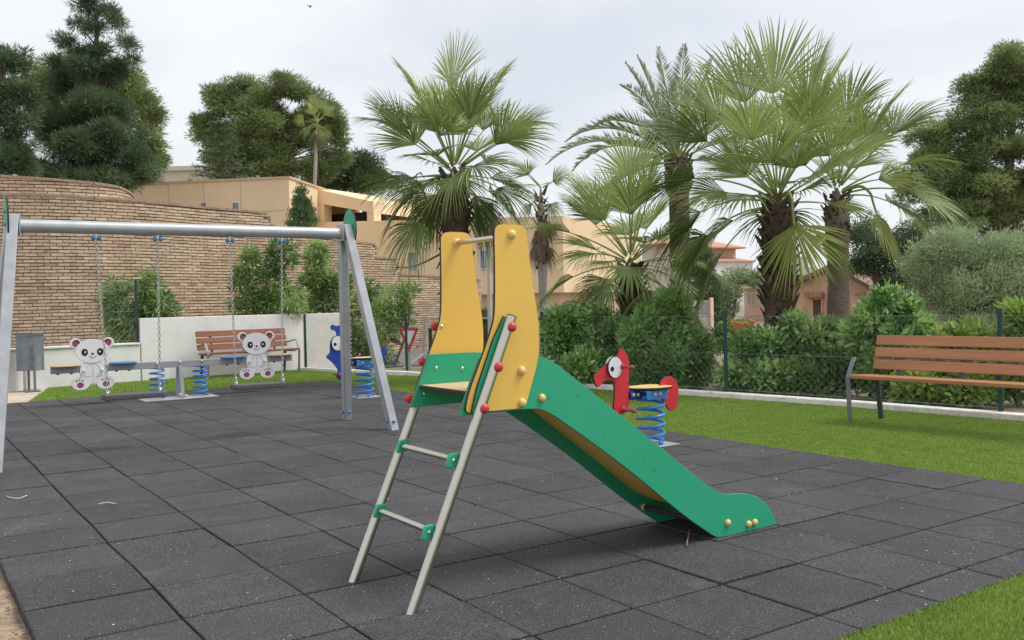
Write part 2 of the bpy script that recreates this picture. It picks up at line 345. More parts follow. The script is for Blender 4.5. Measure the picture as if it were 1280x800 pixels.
def twig(pts, lab):
    P = np.array([ground(x, y, .008) for x, y in pts]); P[:, 2] += np.abs(np.sin(np.arange(len(P)) * 1.7)) * .006
    tag(MB().tube(spline(P, 4), .0032, 5).build('twig', M_twig), lab, 'twig', 'dry twigs on the rubber mat')
twig([(8, 620), (14, 623), (24, 623), (34, 620)], 'curved pale twig on the mat near its left edge')
twig([(123, 630), (134, 629), (145, 630)], 'short straight pale twig on the mat, left of the slide')
mb = MB().tube(spline([ground(862, 662, .03), ground(860, 672, .02), ground(858, 682, .006)], 4), .004, 5)
tag(mb.build('twig', mat('brown_twig', (.30, .17, .12), .8)), 'brown dry stem beside the lower end of the slide', 'twig', 'dry twigs on the rubber mat')

# ============================================================ SLIDE
M_yel = mat('yellow_panel', (.80, .51, .105), .38, var=.03, scale=3, spec=.45, bump=.0003, bscale=500, dirt=.10)
M_grn = mat('green_panel', (.028, .38, .21), .36, var=.05, scale=3, spec=.45, bump=.0003, bscale=500, dirt=.10)
M_edge = mat('panel_core', (.030, .022, .02), .7)
M_edgel = mat('panel_edge_green', (.10, .20, .13), .6)
M_red = mat('red_plastic', (.55, .045, .05), .3, var=.04)
M_yk = mat('yellow_cap', (.78, .56, .22), .3, var=.04)
M_steel = mat('brushed_steel', (.58, .545, .48), .24, metal=1, var=.04, scale=3, stretch=(1, 1, .2))
M_steeld = mat('steel_bolt', (.6, .6, .58), .3, metal=1)
M_wood = mat('platform_board', (.62, .47, .27), .5, var=.1, scale=9, stretch=(1, 6, 1))
YF, YR = 1.54, 1.986     # outer faces of the two chute plates
S = thing('playground_slide', (.35, 1.76, 0), 'small playground slide with yellow side panels, green chute and steel ladder', 'slide')
chute = [(-.476, .762), (-.4759, .7625), (-.3735, .9985), (-.373, .999), (-.371, 1.0), (-.20, 1.0), (-.08, .997), (-.02, .982), (.03, .957), (.079, .925), (.2, .84), (.334, .743), (.5, .626), (.658, .513), (.78, .426), (.901, .336), (.97, .288), (1.028, .252), (1.08, .228), (1.123, .217), (1.20, .210), (1.279, .199), (1.345, .176), (1.399, .142), (1.44, .106), (1.47, .062), (1.497, .018), (1.504, .003),
         (1.30, .003), (1.06, .002), (1.03, .010), (.986, .037), (.824, .144), (.65, .275), (.487, .401), (.33, .513), (.176, .618), (.10, .668), (.03, .715), (-.02, .742), (-.05, .754), (-.084, .762), (-.2, .763), (-.474, .761)]
yel = [(-.293, 1.226), (-.289, 1.40), (-.289, 1.52), (-.286, 1.553), (-.262, 1.571), (-.20, 1.573), (-.150, 1.571), (-.126, 1.560), (-.117, 1.53), (-.109, 1.45), (-.098, 1.36), (-.082, 1.26), (-.069, 1.18), (-.063, 1.12), (-.063, 1.03), (-.072, .975), (-.088, .925), (-.112, .862), (-.136, .795), (-.150, .776), (-.18, .769), (-.30, .771), (-.43, .772), (-.449, .778), (-.450, .80), (-.428, .87), (-.385, .96), (-.334, 1.072), (-.311, 1.13), (-.299, 1.17)]
chs, ysm = chaikin(chute, 1), chaikin(yel, 1)
A, B_, Yd = (1, 0, 0), (0, 0, 1), (0, 1, 0)
def plate(out, y0, y1, name, mats, par, ch=.0015): return MB().prism(out, (0, y0, 0), A, B_, Yd, y1 - y0, ch).build(name, mats, par)
plate(chs, YF, YF + .013, 'chute_side', [M_grn, M_edgel], S); plate(chs, YR - .013, YR, 'chute_side', [M_grn, M_edgel], S)
plate(ysm, YF - .0145, YF - .0005, 'side_panel', [M_yel, M_edge], S); plate(ysm, YR + .0005, YR + .0145, 'side_panel', [M_yel, M_edge], S)
# rails
def rx(z): return -.748 + (z) * .4385
RYF, RYR = 1.487, 2.039
for s_, y in ((1, RYF), (-1, RYR)):
    rail = MB().tube([(rx(z), y, z) for z in (-.03, .4, .8, 1.172)], .0215, 18).build('ladder_rail', M_steel, S)
    cap = MB().tube([(rx(z) - .0 , y, z) for z in (1.1722, 1.176)], [.0225, .021], 18).build('rail_cap', M_edge, rail)
    # green spacer strip beside the rail
    o = [(rx(.775) - .035, .775), (rx(.775) + .02, .775), (rx(1.17) + .02, 1.168), (rx(1.17) - .035, 1.178)]
    y0 = YF - .0275 if s_ == 1 else YR + .0150
    plate(chaikin(o, 1), y0, y0 + .0125, 'spacer_strip', [M_grn, M_edge], S)
    for z in (1.128, .962, .793):
        yy = y - s_ * .024
        MB().ball((rx(z) + .004 if s_ == 1 else rx(z) - .033, yy, z), .0215, (1, .75, 1), 14).build('red_cap', M_red, S)
def knob(p, r=.0205, m=M_yk, nm='yellow_cap', sq=(1, .8, 1)): return MB().ball(p, r, sq, 14).build(nm, m, S)
for x, z in ((-.200, 1.527), (-.164, .934), (-.165, .794)): knob((x, YF - .018, z)); knob((x, YR + .018, z))
for x, z in ((-.047, .806), (1.119, .07), (1.275, .039), (1.323, .041)): knob((x, YF - .003, z), .0185); knob((x, YR + .003, z), .0185)
# handle bar
MB().tube([(-.200, YF, 1.52), (-.200, YR, 1.52)], .0125, 14).build('handle_bar', M_steel, S)
MB().ball((-.200, YR - .002, 1.52), .021, (1, .6, 1), 14).build('bar_socket', M_yk, S)
for x, z in ((-.295, 1.127), (-.335, .935), (-.195, .925), (-.40, .82)):
    MB().ball((x, (YR if z > 1 else YR - .014), z), .0095, (1, .6, 1), 10).build('bolt', M_steeld, S)
    if z < 1: MB().ball((x, YF + .014, z), .0095, (1, .6, 1), 10).build('bolt', M_steeld, S)
# platform
MB().prism([(-.425, YF + .0145), (-.08, YF + .0145), (-.08, YR - .0145), (-.425, YR - .0145)], (0, 0, .842), (1, 0, 0), (0, 1, 0), (0, 0, 1), .02, .002).build('platform', [M_wood, M_edge], S)
# sliding sheet
top = [(-.07, .850), (-.02, .842), (.05, .812), (.15, .748), (.33, .612), (.49, .494), (.66, .366), (.83, .238), (.93, .175), (1.0, .145), (1.10, .120), (1.25, .108), (1.42, .100)]
T = spline(top, 4); mb = MB(); m = len(T)
V = [(x, y, z) for (x, z) in T for y in (YF + .014, YR - .014)] + [(x - .006, y, z - .009) for (x, z) in T for y in (YF + .014, YR - .014)]
F = [(2 * i, 2 * i + 2, 2 * i + 3, 2 * i + 1) for i in range(m - 1)] + [(2 * m + 2 * i, 2 * m + 2 * i + 1, 2 * m + 2 * i + 3, 2 * m + 2 * i + 2) for i in range(m - 1)] + [(0, 1, 2 * m + 1, 2 * m), (2 * m - 2, 4 * m - 2, 4 * m - 1, 2 * m - 1)]
mb.add(V, F).build('sliding_surface', M_yel, S)
MB().tube([(.93, YF + .014, .105), (.93, YR - .014, .105)], .013, 12).build('cross_tube', M_edge, S)  # near-black core colour paints the shade under the chute onto the tube
MB().ball((.93, YR - .02, .105), .02, (1, .7, 1), 12).build('tube_socket', M_yk, S)
for x, z in ((.16, .80), (.55, .47), (.83, .31), (.30, .60), (1.16, .125), (1.22, .155), (-.01, .80), (.62, .40)):
    MB().ball((x, YF - .0005, z), .0032, (1, .5, 1), 6).build('scuff_mark', M_edge, S)
# rungs
for z in (.585, .305):
    x = rx(z) - .018
    ru = MB().tube([(x + .004, RYF + .05, z), (x + .004, RYR - .05, z)], .0145, 14).build('rung', M_steel, S)
    for y, s_ in ((RYF, 1), (RYR, -1)):
        o = [(-.028, -.026), (-.02, -.033), (.024, -.033), (.032, -.026), (.032, .026), (.024, .033), (-.02, .033), (-.028, .026)]
        ax = np.array([.916, 0, .4]); az = np.array([-.4, 0, .916])
        b = MB().prism(chaikin([(q[0], q[1] * 1.0) for q in o], 1), (x - (.014 if s_ == 1 else -.004), y + .024 if s_ == 1 else y - .046, z), (.88, 0, 0), (0.28, 0, .86), (0, 1, 0), .022, .003).build('rung_bracket', [M_grn, M_grn], ru)
        MB().ball((x - (.014 if s_ == 1 else -.004), y + .023 if s_ == 1 else y - .047, z), .0085, (1, .5, 1), 10).build('bolt', M_steeld, b)

# ============================================================ SWING
M_galv = mat('galvanised', (.44, .46, .48), .42, metal=.35, var=.14, scale=7, dirt=.12, bump=.0008, bscale=40)
M_blue = mat('blue_plastic', (.07, .23, .52), .35, var=.05)
M_rubseat = mat('seat_rubber', (.085, .085, .088), .75, var=.15, scale=20)
M_chain = mat('zinc_chain', (.58, .58, .57), .35, metal=.8)
SW = thing('swing_set', (-.05, 6.94, 0), 'galvanised swing frame with a long round top beam over two flat swing seats', 'swing')
BY_, BZ_ = 6.94, 1.958
beam = MB().tube([(-1.5, BY_, BZ_), (0, BY_, BZ_), (1.40, BY_, BZ_)], .0565, 24).build('top_beam', M_galv, SW)
for sx, tx, fx in ((1, 1.43, 1.655), (-1, -1.55, -1.775)):
    for sy in (-1, 1):
        top_ = np.array([tx, BY_ + sy * .050, 2.04]); foot = np.array([fx, BY_ + sy * .555, -.03])
        leg = MB().bar(foot, top_, .085, .085, up=(1, 0, .15), bev=.006).build('frame_leg', M_galv, SW)
        for k, dz in enumerate((.10,)):
            p = foot + (top_ - foot) * .055
            for off in ((-.05, 0), (0, -.052)):
                MB().ball(p + np.array([off[0], off[1], 0]), .017, n=10).build('blue_cap', M_blue, leg)
    MB().box((tx - sx * .045, BY_, 1.965), (.012, .17, .17), bev=.003).build('beam_flange', M_galv, SW)
    o = ell(0, 0, .155, .21, 36); xx = tx + sx * .052
    d = MB().prism(o, (xx, BY_, 2.0), (0, 1, 0), (0, 0, 1), (1, 0, 0), .014, .002).build('end_disc', [M_grn, M_edge], SW)
    for dz in (-.04, .07): MB().ball((xx + (.016 if sx > 0 else -.002), BY_ - .03, 2.0 + dz), .015, n=10).build('blue_cap', M_blue, d)
def chain(mb, a, b, link=.034, r=.0036):
    a = np.array(a); b = np.array(b); Ln = np.linalg.norm(b - a); n = int(Ln / (link * .78)); d = (b - a) / Ln
    u = unit(np.cross(d, (0, 1, .1))); v = np.cross(d, u)
    for i in range(n):
        c = a + d * (i + .5) * Ln / n; s_ = u if i % 2 else v; w_ = link * .30; h = link * .5; pts = []
        for k in range(9):
            t = 2 * math.pi * k / 8; pts.append(c + s_ * w_ * math.cos(t) + d * h * math.sin(t))
        mb.tube(pts, r, 4, cap=False)
for nm, (h0, h1, s0, s1, zs) in enumerate(((-.908, -.392, -.872, -.405, .49), (.26, .767, .262, .745, .50))):
    
    c = (s0 + s1) / 2
    seat_t = MB().box((c, BY_, zs - .02), (.50, .19, .046), bev=.008).build('swing_seat', M_rubseat, SW)
    for hx, sx_ in ((h0, s0), (h1, s1)):
        mb = MB(); kx_ = sx_ + (0.012 if sx_ == s0 else -.012)
        apex = np.array([kx_ + .008, BY_, zs + .07]); chain(mb, (hx, BY_, BZ_ - .115), apex); 
        chain(mb, apex, (kx_, BY_ - .045, zs)); chain(mb, apex, (kx_, BY_ + .045, zs)); mb.build('chain', M_chain, seat_t)
        hg = MB().box((hx, BY_, BZ_ - .072), (.02, .032, .05), bev=.004).tube([(hx, BY_, BZ_ - .085), (hx, BY_, BZ_ - .118)], .006, 8).build('hanger', M_steeld, SW)
        for q in (-1, 1): MB().ball((hx + q * .024, BY_ - .01, BZ_ - .09), .021, n=10).build('blue_cap', M_blue, hg)

# ============================================================ SEESAW with panda boards
M_white = mat('white_board', (.78, .77, .77), .45, var=.02)
M_black = mat('black_paint', (.012, .012, .012), .4)
M_pink = mat('maroon_patch', (.32, .06, .11), .4, var=.15, scale=30)
M_grey = mat('groove', (.34, .34, .35), .6)
M_spring = mat('blue_spring', (.04, .22, .58), .35, var=.06)
M_gold = mat('cream_cap', (.66, .52, .30), .3)
M_beamg = mat('grey_powdercoat', (.30, .31, .345), .5, var=.06)
def spring(mb, c, r, z0, z1, turns, wr=.013, taper=0):
    n = int(turns * 18); t = np.linspace(0, 1, n); a = t * turns * 2 * math.pi
    rr = r * (1 - taper * t)
    P = np.stack([c[0] + rr * np.cos(a), c[1] + rr * np.sin(a), z0 + (z1 - z0) * t], 1); mb.tube(P, wr, 8); return mb
SY = 11.4
SE = thing('seesaw', (.9, SY, 0), 'long grey spring seesaw with two white panda boards near the white wall', 'seesaw')
MB().box((.9, SY, .472), (3.22, .07, .09), bev=.004).build('beam', M_beamg, SE)
MB().box((.87, SY - .05, .006), (.98, .42, .012), bev=.003).build('base_plate', M_galv, SE)
for x in (.60, 1.18): spring(MB(), (x, SY), .095, .02, .43, 5.4, .0115).build('spring', M_spring, SE)
for y in (-1, 1): MB().bar((.9, SY + y * .13, .012), (.9, SY + y * .045, .44), .05, .05, up=(1, 0, 0), bev=.003).build('centre_post', M_beamg, SE)
for x, z in ((.60, .49), (.9, .495), (1.2, .495), (.86, .06), (.94, .04)): MB().ball((x, SY - (.04 if z > .2 else .17), z), .02, (1, .7, 1), 10).build('cream_cap', M_gold, SE)
for x, m_ in ((-.545, M_gold), (.165, M_blue), (1.64, M_blue), (2.33, M_gold)):
    st = MB().prism(chaikin([(-.17, -.10), (-.10, -.15), (.10, -.15), (.17, -.10), (.17, .10), (.10, .15), (-.10, .15), (-.17, .10)], 1), (x, SY, .5185), (1, 0, 0), (0, 1, 0), (0, 0, 1), .018, .003).build('seat', [m_, m_], SE, label='yellow seat board' if m_ is M_gold else 'blue seat board')
    for q in (-.08, .08): MB().ball((x + q, SY, .424), .022, (1, 1, .7), 8).build('bolt', M_black, st)
def panda(cx):
    y = SY - .055; o = lambda d: (cx, y - d, 0); X_, Z_, Yb = (1, 0, 0), (0, 0, 1), (0, 1, 0)
    P = MB()
    P.prism(ell(0, .438, .160, .165), o(0), X_, Z_, Yb, .019, .002)
    for s_ in (-1, 1): P.prism(ell(s_ * .150, .282, .112, .085, 28, s_ * .3), o(.004), X_, Z_, Yb, .022, .002)
    for s_ in (-1, 1): P.prism(ell(s_ * .200, .812, .072, .068), o(.002), X_, Z_, Yb, .02, .002)
    P.prism(ell(0, .705, .208, .158, 36), o(.008), X_, Z_, Yb, .027, .002)
    b = P.build('panda_board', [M_white, M_grey], SE)
    def disc(x, z, rx_, rz, m_, nm, d=.0102, par=b, a0=0): return MB().prism(ell(x, z, rx_, rz, 20), (cx, y - d, 0), X_, Z_, Yb, .003, .0005).build(nm, [m_, m_], par)
    for s_ in (-1, 1):
        disc(s_ * .192, .812, .046, .045, M_black, 'ear_patch', .0055); disc(s_ * .200, .803, .034, .033, M_pink, 'ear_patch', .0075)
        disc(s_ * .094, .690, .040, .048, M_black, 'eye'); disc(s_ * .088, .693, .012, .013, M_white, 'eye', .0122)
        disc(s_ * .156, .266, .042, .036, M_pink, 'paw_pad', .007)
        for k in range(3): disc(s_ * .156 - .045 + .038 * k, .322 + .008 * (1 - abs(k - 1)), .010, .010, M_black, 'paw_pad', .007)
        # engraved arm and belly lines
        MB().tube([(cx + s_ * q[0], y - .001, q[1]) for q in ((.02, .545), (.07, .50), (.10, .44), (.11, .375), (.03, .37))], .0028, 5).build('engraved_line', M_grey, b)
        MB().ball((cx + s_ * .112, y - .03, .452), .018, (1, 1.5, 1), 8).build('hand_grip', M_white, b)
    MB().tube([(cx, y - .001, q) for q in (.545, .45, .37, .25)], .0025, 5).build('engraved_line', M_grey, b)
    disc(0, .668, .018, .013, M_black, 'nose')
    MB().tube([(cx + q[0], y - .0105, q[1]) for q in ((-.042, .640), (-.02, .622), (0, .618), (.02, .622), (.042, .640))], .003, 5).build('smile', M_black, b)
panda(-.215); panda(1.975)

# ============================================================ SPRING RIDERS
M_redp = mat('red_board', (.62, .03, .04), .4, var=.04)
M_bluep = mat('blue_board', (.012, .055, .38), .4, var=.05)
M_seaty = mat('seat_board', (.72, .48, .16), .45, var=.08)
def rider(name, loc, body_parts, eye, grips, mbody, lab, seat, bracket, sp, cat, tailc=None):
    """outlines in world X/Z; figure board in the plane Y=loc[1]"""
    T = thing(name, loc, lab, cat); y = loc[1]; t = .02
    for k, (nm, out) in enumerate(body_parts): MB().prism(chaikin(out, 2), (0, y - t / 2, 0), A, B_, Yd, t, .003).build(nm, [mbody, M_edge], T)
    ex, ez, er = eye
    for s_ in (-1, 1):
        e = MB().prism(ell(ex, ez, er, er * 1.18), (0, y - .032 if s_ < 0 else y + .012, 0), A, B_, Yd, .02, .002).build('eye', [M_white, M_edge], T)
        yy = y - .0345 if s_ < 0 else y + .0325
        MB().prism(ell(ex - er * .45, ez - er * .15, er * .25, er * .27), (0, yy, 0), A, B_, Yd, .002, .0004).build('pupil', [M_black, M_black], e)
    for gx, gz in grips:
        for s_ in (-1, 1):
            MB().tube([(gx, y + s_ * q, gz) for q in (.022, .035, .05, .13, .15)], [.026, .022, .013, .012, .015], 10).ball((gx, y + s_ * .152, gz), .021, n=8).build('hand_grip', M_redg, T)
    (sx0, sx1, sz) = seat
    cx = (sx0 + sx1) / 2; hw = (sx1 - sx0) / 2
    o = [(-hw, -.03), (-hw * .8, -.07), (-hw * .3, -.15), (hw * .4, -.16), (hw, -.12), (hw, .12), (hw * .4, .16), (-hw * .3, .15), (-hw * .8, .07), (-hw, .03)]
    MB().prism(chaikin(o, 2), (cx, y, sz), (1, 0, 0), (0, 1, 0), (0, 0, 1), .018, .003).build('seat', [M_seaty, M_edge], T)
    bx0, bx1, bz0, bz1 = bracket
    br = MB(); w2 = .115
    for s_ in (-1, 1): br.box(((bx0 + bx1) / 2, y + s_ * w2, (bz0 + bz1) / 2), (bx1 - bx0, .012, bz1 - bz0), bev=.002)
    br.box(((bx0 + bx1) / 2, y, sz - .012), (bx1 - bx0 - .004, 2 * w2, .008))
    b = br.build('seat_bracket', M_spring, T)
    for xx_ in (bx0 - .03, bx1 + .03):
        for s_ in (-1, 1): MB().box((xx_, y + s_ * .020, (bz0 + bz1) / 2), (.13, .012, .072), bev=.004).build('joining_plate', M_bluep, T)
    for x_, s2 in ((bx0 - .065, .03), (bx0 - .015, .03), (bx0 + .09, .123), (bx1 - .09, .123), (bx1 + .02, .03), (bx1 + .07, .03)):
        MB().ball((x_, y - s2, (bz0 + bz1) / 2 + .005), .0175, (1, .6, 1), 10).build('cream_cap', M_gold, T)
    c, r, turns = sp
    spring(MB(), (c, y), r, .03, bz0 + .005, turns, .0135).build('spring', M_spring, T)
    MB().box((c, y, .005), (.34, .34, .01), bev=.002).build('base_plate', M_galv, T)
    for q in ((-.12, .0), (.12, 0), (0, -.12)): MB().ball((c + q[0], y + q[1], .025), .024, n=8).build('foot_cap', M_spring, T)
M_redg = mat('red_grip', (.36, .05, .09), .4)
head = [(2.265, .625), (2.262, .600), (2.285, .540), (2.312, .520), (2.36, .560), (2.40, .575), (2.45, .572), (2.478, .555), (2.484, .50), (2.478, .42), (2.465, .355), (2.475, .318), (2.52, .292), (2.56, .280), (2.60, .292), (2.632, .330), (2.640, .380), (2.630, .44), (2.645, .50), (2.632, .545), (2.648, .60), (2.640, .66), (2.652, .70), (2.640, .745), (2.615, .785), (2.590, .815), (2.560, .832), (2.535, .815), (2.528, .785), (2.49, .755), (2.40, .705), (2.33, .672)]
tail = [(2.985, .50), (2.992, .525), (3.04, .560), (3.10, .570), (3.16, .545), (3.200, .480), (3.205, .40), (3.185, .31), (3.15, .27), (3.11, .262), (3.07, .290), (3.05, .335), (2.995, .385), (2.985, .42)]
rider('spring_rider', (2.88, 4.03, 0), [('head_board', head), ('tail_board', tail)], (2.475, .678, .074), [(2.55, .680), (2.56, .325)], M_redp,
      'red pony shaped spring rider on a blue coil spring, behind the slide', (2.665, 3.055, .475), (2.735, 2.97, .395, .468), (2.88, .115, 4.6), 'spring rider')
bh = [(2.44, .955), (2.40, .985), (2.365, .965), (2.362, .925), (2.40, .905), (2.435, .895), (2.445, .85), (2.44, .81), (2.40, .79), (2.36, .755), (2.345, .70), (2.35, .64), (2.335, .60), (2.30, .585), (2.295, .55), (2.33, .525), (2.38, .48), (2.43, .42), (2.455, .37), (2.44, .33), (2.425, .29), (2.45, .255), (2.50, .25), (2.56, .29), (2.60, .37), (2.63, .46), (2.62, .56), (2.58, .66), (2.55, .76), (2.54, .86), (2.525, .94), (2.49, .975)]
bt = [(3.00, .44), (3.00, .52), (3.05, .56), (3.08, .62), (3.12, .665), (3.16, .64), (3.155, .58), (3.13, .52), (3.13, .46), (3.10, .40), (3.05, .39)]
rider('spring_rider', (2.84, 9.56, 0), [('head_board', bh), ('tail_board', bt)], (2.445, .735, .082), [(2.51, .74), (2.47, .32)], M_bluep,
      'blue sea creature spring rider on a blue coil spring, between the swing legs', (2.62, 2.99, .512), (2.67, 2.96, .425, .502), (2.83, .115, 5), 'spring rider')

# ============================================================ BENCHES
def bwood():
    m = mat('bench_wood', (.43, .19, .08), .45, var=.22, scale=3.2, bump=.0008, bscale=25, stretch=(.35, 5, 5), dirt=.18); return m
M_bw = bwood(); M_iron = mat('dark_iron', (.055, .06, .068), .45, var=.15, scale=12)
M_irong = mat('worn_iron', (.17, .18, .20), .42, var=.2, scale=12)
M_bw2 = mat('bench_wood_dark', (.27, .10, .05), .45, var=.22, scale=3.2, bump=.0008, bscale=25, stretch=(.35, 5, 5), dirt=.25)
def bench(lab, rests=True, M_bw=M_bw):
    T = thing('park_bench', (0, 0, 0), lab, 'bench', 'timber benches with dark iron arms')   # local: length along +X, front towards -Y
    Ln = 1.8
    for k, (y, z) in enumerate(((.03, .437), (.155, .430), (.28, .425))): MB().box((Ln / 2, y, z), (Ln, .11, .035), bev=.005).build('seat_slat', M_bw, T)
    th = R_(14)
    for k in range(3):
        z = .535 + k * .118; y = .40 + (z - .45) * math.tan(th)
        rot = np.array([[1, 0, 0], [0, math.cos(th), math.sin(th)], [0, -math.sin(th), math.cos(th)]])
        MB().box((Ln / 2, y, z), (Ln - .06, .033, .098), rot, bev=.004).build('back_slat', M_bw, T)
    for x in (.02, Ln - .02):
        mb = MB(); P = [(x, -.005, .0), (x, -.03, .43), (x, -.012, .47), (x, .08, .62), (x, .10, .632), (x, .40, .645 if 0 else .60)]
        for a, b in ((0, 1), (1, 2), (2, 3)): mb.bar(P[a], P[b], .045, .012, up=(0, 1, .01), bev=.002)
        arm = mb.build('arm', M_irong, T)
        if rests: MB().tube([(x, .08, .615), (x, .18, .60), (x, .30, .575), (x, .42, .565)], .011, 8).build('arm_rest', M_iron, arm)
        MB().bar((x + (.07 if x < 1 else -.07), .43, 0), (x + (.07 if x < 1 else -.07), .37, .42), .045, .03, up=(0, 1, 0), bev=.003).build('rear_leg', M_iron, T)
        MB().bar((x + (.27 if x < 1 else -.27), .385, .40), (x + (.27 if x < 1 else -.27), .50, .82), .04, .012, up=(0, 1, 0), bev=.002).build('back_support', M_iron, T)
        MB().bar((x + (.07 if x < 1 else -.07), -.02, .405), (x + (.07 if x < 1 else -.07), .38, .40), .04, .014, bev=.002).build('seat_support', M_iron, T)
    MB().box((Ln / 2, .2, .40), (.04, .40, .012)).build('seat_support', M_iron, T); MB().bar((Ln / 2, .40, .42), (Ln / 2, .49, .82), .04, .01, up=(0, 1, 0)).build('back_support', M_iron, T)
    return T
b1 = bench('brown timber bench on the turf by the fence, cut off by the right edge', False)
b1.location = (5.235, 3.80, 0); b1.rotation_euler.z = R_(-86)
b2 = bench('brown timber bench standing against the white wall behind the panda seesaw', True, M_bw2)
b2.location = (2.12, 14.40, 0); b2.rotation_euler.z = math.atan2(.26, 1.75)

# ============================================================ BIN
M_bin = mat('grey_bin', (.16, .175, .195), .5, var=.2, scale=10)
T = thing('litter_bin', (-.59, 14.45, 0), 'grey cylindrical litter bin on a post in front of the low white wall', 'litter bin')
bx, by = -.59, 14.42
n = 28; V = []; 
for (r, z) in ((.20, .32), (.205, .33), (.195, .34), (.195, .86), (.205, .865), (.205, .885), (.18, .885), (.175, .40)):
    for j in range(n): V.append((bx + r * math.cos(2 * math.pi * j / n), by + .8 * r * math.sin(2 * math.pi * j / n), z))
F = [(i * n + j, i * n + (j + 1) % n, (i + 1) * n + (j + 1) % n, (i + 1) * n + j) for i in range(7) for j in range(n)] + [tuple(range(n))[::-1], tuple(7 * n + j for j in range(n))]
MB().add(V, F).build('drum', M_bin, T)
for x in (-.03, .03): MB().bar((bx + x, by - .19 if x > 0 else by + .02, 0), (bx + x, by - .19 if x > 0 else by + .02, .75 if x > 0 else .32), .035, .035, up=(0, 1, 0), bev=.003).build('post', M_bin, T)
MB().box((bx, by - .09, .006), (.22, .30, .012), bev=.002).build('base_plate', M_bin, T)

# ============================================================ WHITE WALL
M_ww = mat('white_render', (.82, .81, .79), .85, var=.04, scale=1.2, bump=.002, bscale=25, dirt=.22)
M_wwe = mat('grey_render', (.72, .70, .67), .85, var=.06)
W = thing('white_wall', (1.2, wall_y(1.2), 0), 'white rendered boundary wall, low by the bin and taller behind the far bench', 'wall')
def wseg(name, x0, y0, x1, y1, h, nm_cap=True, th=.18):
    a = np.array([x0, y0]); b = np.array([x1, y1]); d = (b - a) / np.linalg.norm(b - a); nrm = np.array([-d[1], d[0]]) * th / 2
    MB().bar((*(a + nrm), h / 2 - .04), (*(b + nrm), h / 2 - .04), th, h + .0, bev=.006).build(name, M_ww, W)
    if nm_cap: MB().bar((*(a + nrm), h - .015), (*(b + nrm), h - .015), th + .05, .035, bev=.006).build('coping', M_ww, W)
wseg('low_section', -.62, wall_y(-.62), 1.17, wall_y(1.17), .66)
wseg('low_section', -2.4, 13.0, -.66, wall_y(-.66), .66)
wseg('tall_section', 1.19, wall_y(1.19), 4.28, wall_y(4.28), 1.12, False)
M_ww_ = M_ww; M_ww = M_wwe; wseg('end_section', 4.285, wall_y(4.285), 5.12, wall_y(5.12), 1.115, False); M_ww = M_ww_

# ============================================================ CHAIN LINK FENCES
M_post = mat('green_post', (.012, .060, .050), .45, var=.1)
M_wire = mat('fence_wire', (.21, .25, .24), .5, metal=.3)
M_wirew = mat('pale_wire', (.82, .82, .80), .5)
def wire_panel(name, a, b, z0, z1, par, m_, pitch=.088, r=.0014):
    a = np.array(a); b = np.array(b); Ln = np.linalg.norm(b - a); d = (b - a) / Ln; h = z1 - z0; mb = MB()
    nrm = np.array([-d[1], d[0]])
    k = -int(h / pitch) - 1
    while k * pitch < Ln:
        for s_ in (1, -1):
            # wire rises to the right (s=1) or left (-1); clip to the panel
            u0 = k * pitch; t0, t1 = 0., h
            lo = max(0, -u0); hi = min(h, Ln - u0)
            if hi > lo + .01:
                ua, ub = u0 + lo, u0 + hi
                if s_ == -1: ua, ub = Ln - ua, Ln - ub
                p = a + d * ua + nrm * .002 * s_; q = a + d * ub + nrm * .002 * s_
                mb.tube([(p[0], p[1], z0 + lo), (q[0], q[1], z0 + hi)], r, 3, cap=False)
        k += 1
    for z in (z0 + .02, (z0 + z1) / 2, z1 - .01): mb.tube([(*a, z), (*b, z)], .0022, 4, cap=False)
    return mb.build(name, m_, par, smooth=None)
FP = [(6.66, -.2), (6.55, 3.02), (6.15, 6.22), (5.62, 9.35), (5.13, 12.75), (4.20, 15.12)]
T = thing('chain_link_fence', (*FP[2], 0), 'long green chain link fence with round posts along the kerb behind the benches', 'fence')
for i, p in enumerate(FP):
    MB().tube([(*p, 0), (*p, 1.06)], .025, 12).ball((*p, 1.06), .026, (1, 1, .4), 10).build('fence_post', M_post, T)
for i in range(len(FP) - 1): wire_panel('wire_mesh', FP[i], FP[i + 1], .07, 1.0, T, M_wire, .088, .0015) if i < 4 else None
mid = tuple((np.array(FP[4]) * .48 + np.array(FP[5]) * .52)); wire_panel('wire_mesh', FP[4], mid, .07, 1.0, T, M_wire, .088, .0015); wire_panel('wire_mesh', mid, FP[5], .07, 1.0, T, M_wirew, .075, .0042)
T = thing('chain_link_fence', (1.15, 15.12, .66), 'short dark green chain link fence mounted on the low white wall', 'fence')
for x in (1.15,): MB().tube([(x, wall_y(x) + .09, .66), (x, wall_y(x) + .09, 1.76)], .024, 10).build('fence_post', M_post, T)
wire_panel('wire_mesh', (-.55, wall_y(-.55) + .09), (1.15, wall_y(1.15) + .09), .68, 1.72, T, M_wire, .085, .0016)
